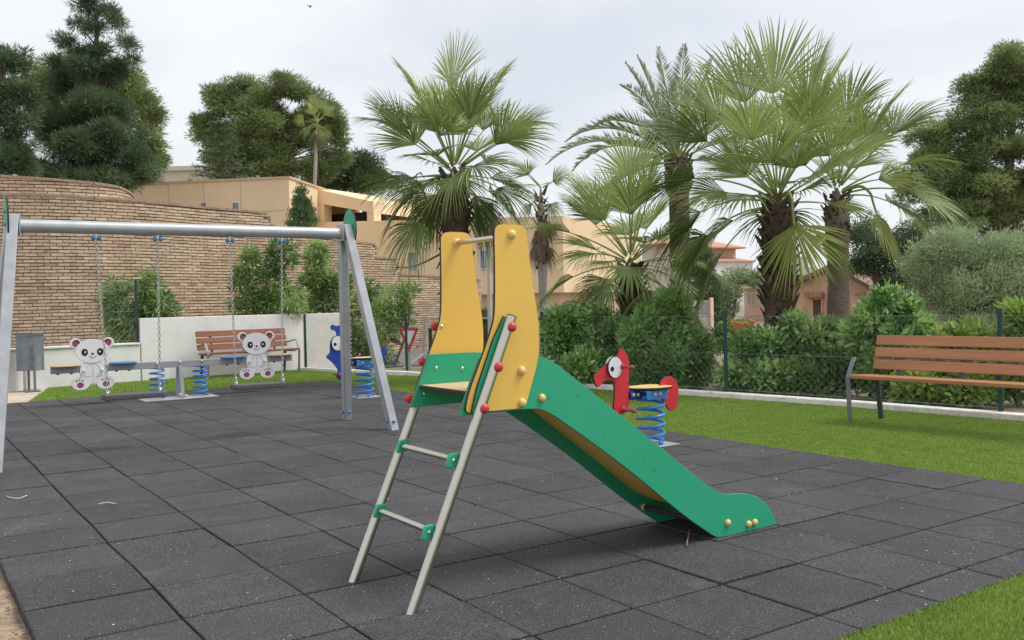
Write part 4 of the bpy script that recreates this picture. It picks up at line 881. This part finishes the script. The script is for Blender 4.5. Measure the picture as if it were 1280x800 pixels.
tree('umbrella_pine', 'wide rounded umbrella pine behind the flat sand coloured building', 'tree', 60, [(262, 160, 22, 20), (285, 124, 28, 22), (305, 112, 22, 18), (338, 128, 26, 20), (368, 110, 28, 18), (405, 146, 24, 26), (270, 190, 28, 26), (310, 165, 44, 36), (360, 165, 44, 36), (400, 180, 32, 28), (330, 200, 46, 22), (425, 165, 13, 20), (425, 195, 12, 16), (250, 160, 12, 12), (290, 212, 24, 12), (350, 212, 40, 12), (400, 212, 30, 14), (320, 190, 40, 20)], 340, M_pineL, 130000, .30, .046, 24, .45, 30, clump=.34, per=34, spread=1.4, path=[at(345, 420, 60) * [1, 1, 0], at(347, 230, 60), at(338, 185, 60)], flat=.6, shell=.85, lobes=7)
tree('pine_tree', 'low dark pine to the right of the umbrella pine, partly behind the palm', 'tree', 66, [(445, 205, 24, 13), (425, 225, 32, 18), (455, 232, 22, 16), (400, 225, 18, 18), (470, 215, 14, 14)], 440, M_pineD, 26000, .3, .05, 25, .35, 12, clump=.6, per=60, shell=.85, lobes=5)
tree('pine_tree', 'tall airy pine at the right edge with sky showing through its branches', 'tree', 30, [(1255, 85, 42, 32), (1290, 110, 56, 56), (1225, 118, 34, 28), (1240, 150, 46, 26), (1196, 152, 30, 16), (1172, 176, 34, 24), (1150, 196, 20, 14), (1140, 225, 24, 14), (1215, 190, 46, 24), (1265, 190, 40, 24), (1165, 205, 32, 24), (1195, 225, 42, 24), (1245, 235, 50, 24), (1160, 242, 38, 20), (1210, 262, 40, 16), (1270, 270, 36, 20), (1340, 180, 50, 90), (1170, 272, 30, 12), (1185, 195, 34, 18), (1225, 165, 30, 16), (1225, 215, 44, 18), (1262, 125, 34, 22), (1290, 220, 40, 30), (1200, 245, 44, 16), (1250, 262, 44, 18), (1205, 280, 50, 14), (1262, 290, 44, 14)], 1262, M_pineL, 150000, .16, .026, 26, .26, 60, clump=.17, per=30, spread=1.4, flat=.6, shell=.8, lobes=7, path=[at(1262, 420, 30) * [1, 1, 0], at(1258, 300, 30), at(1262, 200, 30), at(1268, 100, 30)])
tree('pine_tree', 'dark low pine mass behind the right hand palm leaves', 'tree', 40, [(1085, 290, 30, 20), (1110, 315, 40, 26), (1150, 305, 36, 30), (1080, 330, 26, 18), (1125, 345, 50, 16), (1190, 320, 40, 30)], 1110, M_pineD, 40000, .14, .05, 27, .3, 20, clump=.45, per=60, shell=.8, lobes=5)
tree('olive_tree', 'rounded silvery green olive tree behind the bench at the right edge', 'tree', 15, [(1180, 315, 36, 26), (1225, 308, 36, 22), (1270, 318, 40, 28), (1160, 345, 28, 28), (1205, 350, 46, 36), (1260, 360, 46, 36), (1180, 385, 44, 28), (1240, 395, 60, 26), (1310, 350, 40, 50)], 1225, M_oliveL, 95000, .055, .015, 28, .10, 30, clump=.17, per=60, lobes=6, shell=.75, flat=1, up=.9, spread=.6)
tree('cypress_tree', 'small conical cypress in front of the sand coloured building', 'tree', 30, [(377, 246, 6, 12), (377, 262, 11, 16), (378, 280, 17, 22), (378, 305, 20, 24)], 378, M_cyp, 14000, .10, .03, 29, .1, 6, clump=.16, per=40, up=1.6, spread=.5, shell=.7)
tree('cypress_tree', 'dark dense cypress column under the hanging palm leaves', 'tree', 26, [(878, 335, 14, 26), (882, 365, 19, 30), (884, 400, 22, 30), (872, 310, 9, 14)], 882, M_cyp, 16000, .08, .03, 30, .1, 6, clump=.16, per=40, up=1.3, spread=.5, shell=.7)
tree('garden_tree', 'pale loose leafed tree beside the terrace house roof', 'tree', 45, [(925, 345, 14, 8), (910, 360, 14, 12), (950, 350, 16, 7), (905, 385, 10, 16)], 915, M_oliveL, 5000, .18, .07, 31, .1, 10, clump=.4, per=40)
tree('cypress_tree', 'slim green conifer seen between the two yellow slide panels', 'tree', 19, [(606, 400, 8, 16), (607, 425, 12, 26), (606, 455, 14, 24)], 606, M_cyp, 6000, .06, .02, 32, .06, 4, clump=.10, per=40, up=1.4, spread=.5, shell=.7)
# araucaria
g = np.random.default_rng(33); D = 52; foot = at(283, 400, D) * [1, 1, 0]; T = thing('norfolk_pine', foot, 'sparse layered conifer with level branches in front of the umbrella pine', 'tree')
mb = MB(); tp = at(281, 150, D); mb.tube([foot, tp], [.25, .04], 8); V = []
for k in range(13):
    z = tp[2] - .3 - k * .42; ln = .5 + k * .16
    for j in range(6):
        a = j * math.pi / 3 + k * .5; e = np.array([math.cos(a), math.sin(a), .12]); c = np.array([foot[0], foot[1], z]); mb.tube([c, c + e * ln], [.04, .02], 4)
        t = np.linspace(.15, 1, 16); P = c + e * ln * t[:, None]; V.append(leaves(np.repeat(P, 4, 0), np.tile(e, (64, 1)) + g.normal(0, .6, (64, 3)), .26, .05, g))
mb.build('trunk', M_bark, T); V = np.vstack(V); quad_mesh('crown', V, 4, M_pineD, T, g.uniform(.3, .7, len(V) // 4))

# shrubs
def shrub(lab, D, blobs, m_, n, ln, wd, seed, name='shrub', nb=14, group=None, **k):
    d = dict(clump=.10, per=16, flat=1, up=.35, shell=.7, spread=1.1, lobes=5); d.update(k)
    return tree(name, lab, 'shrub', D, blobs, blobs[0][0], m_, n, ln, wd, seed, .03, nb, group=group, **d)
HG = 'shrubs along the outside of the chain link fence'
shrub('glossy green shrub outside the fence just right of the yellow slide panel', 13.4, [(715, 400, 26, 18), (748, 400, 20, 18), (745, 440, 46, 40), (705, 440, 30, 36), (772, 420, 24, 22), (740, 475, 55, 25), (690, 405, 14, 14)], M_glossy, 11000, .095, .045, 41, group=HG)
shrub('dark tall shrub outside the fence behind the red pony rider', 12.8, [(838, 380, 18, 20), (812, 410, 22, 24), (852, 408, 24, 26), (830, 450, 46, 36), (798, 450, 28, 38), (876, 455, 26, 34), (866, 425, 16, 16), (830, 480, 50, 24)], M_glossy, 13000, .11, .042, 42, group=HG)
shrub('mid height leafy shrub outside the fence under the shaggy palm trunk', 12.0, [(990, 405, 14, 16), (955, 428, 22, 20), (980, 440, 34, 34), (928, 465, 34, 33), (960, 480, 50, 30), (925, 436, 14, 18), (1000, 425, 18, 24)], M_glossy, 11000, .10, .044, 43, group=HG)
shrub('lighter leafy shrub outside the fence under the smooth palm trunk', 11.7, [(1018, 425, 20, 20), (1040, 440, 24, 24), (1045, 460, 34, 36), (1005, 465, 34, 36), (1066, 425, 20, 26), (1030, 480, 45, 30), (1030, 412, 10, 12)], M_mango, 10000, .105, .044, 44, group=HG)
shrub('tall broad leafed bush outside the fence at the left end of the near bench', 11.2, [(1105, 380, 24, 20), (1085, 395, 16, 16), (1130, 385, 14, 16), (1092, 420, 30, 30), (1128, 412, 26, 30), (1105, 455, 46, 44), (1140, 465, 30, 42)], M_glossy, 9000, .12, .06, 45, group=HG)
shrub('bright green low bush outside the fence behind the near bench seat', 10.6, [(1205, 425, 34, 20), (1175, 440, 30, 30), (1235, 440, 28, 28), (1200, 480, 60, 35), (1150, 485, 36, 30)], M_bright, 7000, .11, .055, 46, group=HG)
shrub('yellow green arching bush outside the fence at the right edge', 10.3, [(1275, 395, 22, 12), (1290, 420, 26, 30), (1270, 465, 30, 40), (1320, 440, 40, 50)], M_bright, 7000, .11, .035, 47, group=HG)
shrub('small flowering bush with orange blooms below the terrace balustrade', 17, [(925, 412, 18, 10), (905, 425, 24, 16)], M_mango, 2600, .09, .04, 48)
LG = 'young leafy plants in front of the brick wall'
lk = dict(name='plant', clump=.08, per=20, up=-.30, shell=.5, lobes=0)
def plant(lab, D, blobs, n, seed, m_=M_mango): shrub(lab, D, blobs, m_, int(n * .55), .17, .036, seed, group=LG, nb=8, **lk)
plant('dense leafy plant in front of the brick wall, left of the dark green fence post', 16.9, [(150, 385, 20, 28), (145, 360, 12, 12), (158, 410, 22, 22)], 3600, 51)
plant('leafy plant in front of the brick wall, just right of the dark green fence post', 17.0, [(185, 360, 13, 16), (200, 385, 20, 16), (183, 395, 14, 20)], 2800, 52)
plant('leafy plant behind the white wall, under the inner chain of the right swing', 18, [(311, 330, 14, 20), (308, 370, 18, 28), (325, 385, 18, 24)], 3400, 53)
plant('tall leafy plant behind the white wall between the two chains of the right swing', 18, [(352, 322, 17, 22), (340, 358, 18, 26), (360, 375, 20, 26)], 3800, 54)
plant('very slim tall leafy plant behind the white wall, left of the swing frame leg', 19.3, [(396, 320, 10, 20), (396, 340, 12, 16)], 1800, 55)
plant('bushy plant at the end of the white wall behind the swing frame leg', 19.5, [(388, 368, 20, 26), (412, 372, 18, 26), (425, 350, 12, 20)], 3600, 56)
plant('broad bushy plant beyond the wall end behind the slanting swing leg', 19.6, [(455, 400, 24, 50), (450, 440, 26, 30), (470, 450, 24, 24), (462, 360, 12, 14)], 5200, 57)
plant('leafy plant beside the triangular road sign, yellowish at its top', 19.0, [(490, 375, 20, 18), (478, 405, 24, 26), (512, 370, 12, 16), (500, 395, 20, 16)], 3400, 58)

# ------------------------------------------------------------ palms
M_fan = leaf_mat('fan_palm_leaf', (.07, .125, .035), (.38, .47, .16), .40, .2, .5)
M_fanY = leaf_mat('fan_palm_leaf_yellow', (.12, .19, .04), (.40, .44, .13), .42, .28, .45)
M_dead = leaf_mat('dead_palm_leaf', (.14, .10, .065), (.36, .28, .19), .8, .15)
M_shag = mat('palm_fibre', (.115, .078, .055), .95, var=.4, scale=18, bump=.03, bscale=30)
M_ptr = mat('palm_trunk', (.27, .22, .18), .95, var=.3, scale=10, bump=.02, bscale=20, stretch=(1, 1, 4))
def fan(g, base, az, el, pet, R, droop, lean=.0, nseg=None, spread=None, tint=.5, cup=.25):
    """one fan leaf. returns quads, tints, petiole path"""
    nseg = nseg or g.integers(36, 46); spread = spread or g.uniform(56, 84)
    d = np.array([math.cos(el) * math.cos(az), math.cos(el) * math.sin(az), math.sin(el)])
    P = [np.array(base)]; dd = d.copy(); k = 7
    for i in range(k):
        P.append(P[-1] + dd * pet / k); dd = unit(dd + np.array([0, 0, -droop * .16]))
    hub = P[-1]; f = unit(dd + np.array([0, 0, -droop * .42])); s_ = unit(np.cross(f, (0, 0, 1)) if abs(f[2]) < .97 else np.cross(f, (1, .1, 0))); s_ = unit(s_ + lean * np.cross(s_, f)); up = np.cross(s_, f)
    A_ = R_(spread) * np.linspace(-1, 1, nseg) + g.normal(0, .015, nseg); da = 2 * R_(spread) / nseg; Q = []; Tt = []
    fall = droop * .36 + .06
    for i, a in enumerate(A_):
        ln = R * (1 - .22 * (abs(a) / R_(spread)) ** 2) * g.uniform(.93, 1.05); ray = f * math.cos(a) + s_ * math.sin(a) + up * (cup * (1 - math.cos(a)) + .10); ray = unit(ray); pl = 1 if i % 2 else -1
        side = unit(np.cross(up, ray)); rs = np.array([0, .2, .45, .62, .8, 1.0]) * ln; ws = np.array([.002, .2 * ln * da * .52, .45 * ln * da * .52, .45 * ln * da * .46, .45 * ln * da * .30, .0015])
        fl = fall * g.uniform(.6, 1.5); drp = np.where(rs > .4 * ln, ((rs / ln - .4) / .6) ** 2 * fl * ln, 0); tw = g.normal(0, .05) * ln
        C_ = [hub + ray * r * (1 - .18 * min(1, q / ln)) + np.array([0, 0, -q]) + side * tw * (r / ln) ** 3 for r, q in zip(rs, drp)]
        t_ = tint + g.normal(0, .15)
        for j in range(5):
            c0, c1 = C_[j], C_[j + 1]; w0, w1 = ws[j], ws[j + 1]; fd = up * .55
            Q += [c0 - side * w0 + fd * w0, c0, c1, c1 - side * w1 + fd * w1]; Q += [c0, c0 + side * w0 + fd * w0, c1 + side * w1 + fd * w1, c1]
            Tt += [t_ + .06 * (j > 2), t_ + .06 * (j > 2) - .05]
    return np.array(Q), Tt, np.array(P)
def fan_palm(lab, px, cy, D, seed, n, pet, R, trunk, special=(), tscale=1, name='fan_palm', elr=(-45, 85), dead=0, shag=(0, 0), m_=None, gz=0, cat='palm tree', group=None, lean=(0, 0), tcol=None, front=()):
    g = np.random.default_rng(seed); c = at(px, cy, D); foot = np.array([c[0] + lean[0], c[1] + lean[1], gz]); T = thing(name, foot, lab, cat, group)
    QQ = []; TT = []; pb = MB()
    specs = []
    for i in range(n):
        e = elr[0] + (elr[1] - elr[0]) * ((i + .5) / n) ** 1.0; specs.append((i * 2.39996 + g.normal(0, .22), R_(e + g.normal(0, 7)), pet * g.uniform(.55, 1.12) * (.80 + .42 * math.sin(R_(e))), R * g.uniform(.85, 1.08), .06 + 1.0 * max(0, (32 - e) / 80)))
    for a_, e_, p_, r_, dr in specs + list(special):
        if e_ < R_(12) and abs(((a_ - PV + math.pi / 2 + math.pi) % (2 * math.pi)) - math.pi) < 1.0 and (a_, e_, p_, r_, dr) not in special and shag[0] > 1: continue
        base = c + np.array([math.cos(a_), math.sin(a_), 0]) * trunk * .30 * math.cos(e_) + np.array([0, 0, .26 * math.sin(e_) - .04])
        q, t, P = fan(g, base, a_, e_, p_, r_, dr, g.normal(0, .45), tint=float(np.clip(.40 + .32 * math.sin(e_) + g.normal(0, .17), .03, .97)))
        QQ.append(q); TT += t; pb.tube(P, np.linspace(.017, .008, len(P)), 5, tint=.75)
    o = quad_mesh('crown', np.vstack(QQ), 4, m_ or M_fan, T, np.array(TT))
    for a_, e_, p_, r_, dr in front:      # an ageing leaf hanging in front of the trunk
        q, t, P = fan(g, c + np.array([math.cos(a_), math.sin(a_), 0]) * (trunk * .5 + .30), a_, e_, p_, r_, dr, 0, tint=.5, spread=74, cup=-.12); o_ = np.array([math.cos(a_), math.sin(a_), 0]); P = spline([c + o_ * trunk * .2 + [0, 0, .05], c + o_ * (trunk * .5 + .16) + [0, 0, .11], P[0], P[3], P[-1]], 5); pb.tube(P, np.linspace(.024, .014, len(P)), 5)
        quad_mesh('hanging_leaf', q, 4, M_fanY, T, np.array(t))
    pb.build('leaf_stalks', M_stalk, T)
    if dead:
        QQ = []; TT = []
        for i in range(dead):
            a_ = i * 2.4 + g.normal(0, .3); q, t, P = fan(g, c + np.array([0, 0, -.15 - .5 * g.uniform(0, 1) * shag[0]]), a_, R_(-62 + g.normal(0, 10)), .35, R * .85, 1.2, 0, nseg=22, spread=70, tint=g.uniform(.2, .8)); QQ.append(q); TT += t
        quad_mesh('dead_leaves', np.vstack(QQ), 4, M_dead, T, np.array(TT))
    # trunk with old leaf bases
    H = c[2] - gz; zz = np.linspace(-.1, H + .12, 26); P = np.stack([np.interp(zz, [0, H], [foot[0], c[0]]), np.interp(zz, [0, H], [foot[1], c[1]]), zz + gz], 1)
    rr = trunk / 2 * (1 + .10 * np.sin(zz * 3 + seed)) * np.where(zz < .5, 1.15, 1); rr[-4:] *= np.array([.85, .6, .35, .1])
    tk = MB().tube(P, rr, 14).build('trunk', tcol or M_ptr, T)
    if shag[0] > 0:
        mb = MB(); m = int(shag[1])
        for i in range(m):
            z = H - shag[0] * ((i + .5) / m); a_ = i * 2.39996; o_ = np.array([math.cos(a_), math.sin(a_), 0]); b = np.array([np.interp(z, [0, H], [foot[0], c[0]]), np.interp(z, [0, H], [foot[1], c[1]]), z + gz]) + o_ * trunk * .40
            l_ = g.uniform(.10, .24) * tscale; e = b + o_ * l_ * g.uniform(.35, .7) + np.array([0, 0, l_ * g.uniform(.5, 1.1)]) * (1 if z > H - shag[0] * .6 else g.choice([1, -1], p=[.6, .4])); s_ = np.array([-o_[1], o_[0], 0]); w_ = g.uniform(.03, .07) * tscale
            mb.add([b - s_ * w_ * 1.3, b + s_ * w_ * 1.3, e + s_ * w_ * .5, e - s_ * w_ * .5, b - s_ * w_ + o_ * .03, b + s_ * w_ + o_ * .03, e + s_ * w_ * .4 + o_ * .02, e - s_ * w_ * .4 + o_ * .02], [(4, 5, 6, 7), (0, 4, 7, 3), (1, 2, 6, 5), (3, 7, 6, 2), (0, 1, 5, 4)])
        mb.build('old_leaf_bases', M_shag, tk, smooth=None)
    return T
M_stalk = mat('leaf_stalk', (.26, .32, .10), .5, var=.2)
PV = math.atan2(BX[1], BX[0])     # azimuth of picture-right
def sp(adeg, eldeg, pet, R, dr): return (PV + R_(adeg), R_(eldeg), pet, R, dr)
# angles: 0 = picture right, 90 = away from camera, 180 = left, -90 = towards camera
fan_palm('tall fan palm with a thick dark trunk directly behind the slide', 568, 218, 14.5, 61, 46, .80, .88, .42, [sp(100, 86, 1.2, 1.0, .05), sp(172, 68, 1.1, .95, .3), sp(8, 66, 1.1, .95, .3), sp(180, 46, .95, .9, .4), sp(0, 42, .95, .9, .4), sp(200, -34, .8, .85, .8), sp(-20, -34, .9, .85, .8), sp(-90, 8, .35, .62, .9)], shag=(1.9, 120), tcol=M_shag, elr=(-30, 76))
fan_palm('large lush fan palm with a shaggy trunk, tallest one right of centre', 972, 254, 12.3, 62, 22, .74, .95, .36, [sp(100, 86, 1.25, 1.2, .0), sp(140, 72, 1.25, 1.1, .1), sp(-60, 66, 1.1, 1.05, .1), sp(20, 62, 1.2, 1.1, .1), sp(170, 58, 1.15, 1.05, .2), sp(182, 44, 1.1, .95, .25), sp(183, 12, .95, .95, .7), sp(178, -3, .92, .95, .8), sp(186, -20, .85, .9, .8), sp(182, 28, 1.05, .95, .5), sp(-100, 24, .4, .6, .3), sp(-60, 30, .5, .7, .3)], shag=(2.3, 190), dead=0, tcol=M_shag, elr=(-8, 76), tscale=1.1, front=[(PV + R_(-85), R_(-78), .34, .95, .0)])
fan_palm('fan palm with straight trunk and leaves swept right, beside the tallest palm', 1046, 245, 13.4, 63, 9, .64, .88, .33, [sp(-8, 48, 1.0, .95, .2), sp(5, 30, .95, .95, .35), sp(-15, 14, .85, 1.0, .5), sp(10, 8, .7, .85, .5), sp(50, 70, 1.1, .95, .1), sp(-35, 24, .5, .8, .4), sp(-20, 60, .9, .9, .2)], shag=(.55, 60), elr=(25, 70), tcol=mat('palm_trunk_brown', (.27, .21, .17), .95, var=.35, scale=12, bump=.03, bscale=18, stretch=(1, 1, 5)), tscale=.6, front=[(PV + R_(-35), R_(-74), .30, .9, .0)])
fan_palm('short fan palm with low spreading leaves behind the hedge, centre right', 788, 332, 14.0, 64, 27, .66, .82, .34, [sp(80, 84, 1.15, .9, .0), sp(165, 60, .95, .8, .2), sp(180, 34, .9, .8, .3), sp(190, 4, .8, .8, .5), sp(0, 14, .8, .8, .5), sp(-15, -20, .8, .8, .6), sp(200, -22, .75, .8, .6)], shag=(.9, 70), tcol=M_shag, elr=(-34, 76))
fan_palm('small scraggy palm with hanging dead brown leaves beside the sand building', 676, 240, 19, 65, 7, .35, .5, .17, dead=13, shag=(1.5, 50), elr=(-30, 60), tcol=mat('palm_grey', (.34, .32, .30), .95, var=.2, scale=12, stretch=(1, 1, 6)), tscale=.8)
fan_palm('slim distant fan palm standing in front of the umbrella pine', 396, 156, 45, 66, 18, .6, .62, .17, dead=12, elr=(-40, 75), tcol=mat('palm_grey_far', (.33, .30, .27), .95, var=.2), lean=(-.5, .33))
# orange flowers below the balustrade
mb = MB(); g = np.random.default_rng(8)
for i in range(26): p = at(g.uniform(915, 942), g.uniform(400, 418), 16.6); mb.ball(p, .03, n=6)
tag(mb.build('blossoms', mat('orange_flower', (.7, .18, .04), .6)), 'cluster of small orange blossoms below the terrace balustrade', 'flowers', kind='stuff')

bp = at(388, 8, 60); mb = MB().ball(bp, .07, (1, 2.2, .8), 8)
for q in (-1, 1): mb.add([bp + np.array([q * .03, -.05, 0]), bp + np.array([q * .26, -.02, .09]), bp + np.array([q * .20, .07, .08]), bp + np.array([q * .03, .08, 0])], [(0, 1, 2, 3)])
tag(mb.build('bird', M_black), 'tiny dark bird flying high in the sky left of centre', 'bird')
# date palm with feather fronds
def feather(g, base, az, el, ln, droop, V, Tt, mb, lf=.42):
    d = np.array([math.cos(el) * math.cos(az), math.cos(el) * math.sin(az), math.sin(el)]); P = [np.array(base)]; k = 22; dd = d
    for i in range(k): P.append(P[-1] + dd * ln / k); dd = unit(dd + np.array([0, 0, -droop * (.02 + .09 * i / k)]))
    P = np.array(P); mb.tube(P, np.linspace(.028, .006, len(P)), 5, tint=.5)
    m = 78; t = np.linspace(.16, 1, m); idx = t * k; i0 = np.minimum(idx.astype(int), k - 1); B = P[i0] + (P[i0 + 1] - P[i0]) * (idx - i0)[:, None]; Td = unit(P[i0 + 1] - P[i0]); s_ = unit(np.cross(Td, (0, 0, 1))); u = np.cross(s_, Td)
    L_ = lf * np.sin(np.clip(t * 1.02, 0, 1) * math.pi * .86 + .35) * g.uniform(.85, 1.1, m) + .04
    for q in (-1, 1):
        D_ = Td * .75 + s_ * q * .72 + u * g.uniform(.1, .45, m)[:, None] + g.normal(0, .07, (m, 3)); V.append(leaves(B, D_, L_, .028, g)); Tt += list(np.clip(.4 + g.normal(0, .16, m), 0, 1))
g = np.random.default_rng(71); c = at(848, 205, 18); foot = c * [1, 1, 0]; T = thing('date_palm', foot, 'date palm with feather shaped fronds arching behind the two fan palms', 'palm tree')
V = []; Tt = []; mb = MB()
for s_ in [(150, 66, 2.3, .25), (120, 78, 2.4, .2), (60, 80, 2.4, .2), (170, 72, 2.2, .2), (30, 70, 2.3, .3), (178, 40, 2.4, 1.1), (200, 22, 2.9, .9), (165, 30, 2.3, 1.2), (185, 52, 2.0, 1.3), (-10, 45, 2.4, 1.0), (20, 30, 2.6, 1.2), (-60, 45, 1.9, 1.2), (-120, 40, 2.0, 1.3), (100, 40, 2.4, 1.2), (190, -5, 1.8, .8), (0, 5, 2.0, .8), (-150, 10, 1.7, 1.2), (80, 62, 2.4, .5), (215, 58, 2.0, .8)]:
    feather(g, c + np.array([0, 0, .05]), PV + R_(s_[0]), R_(s_[1]), s_[2], s_[3], V, Tt, mb)
quad_mesh('crown', np.vstack(V), 4, leaf_mat('date_leaf', (.18, .22, .14), (.48, .52, .36), .5, .2), T, np.array(Tt)); mb.build('leaf_stalks', M_stalk, T)
tk = MB().tube([foot, c * [1, 1, .5], c + np.array([0, 0, .1])], [.24, .2, .2], 12).build('trunk', M_shag, T)
mb = MB()
for i in range(60):
    a = i * 2.4; o_ = np.array([math.cos(a), math.sin(a), 0]); b = c + o_ * .14 + np.array([0, 0, -.012 * i]); mb.tube([b, b + o_ * .14 + np.array([0, 0, .28])], [.035, .018], 4)
mb.build('old_leaf_bases', mat('date_bases', (.20, .165, .125), .9, var=.25, scale=15), tk)
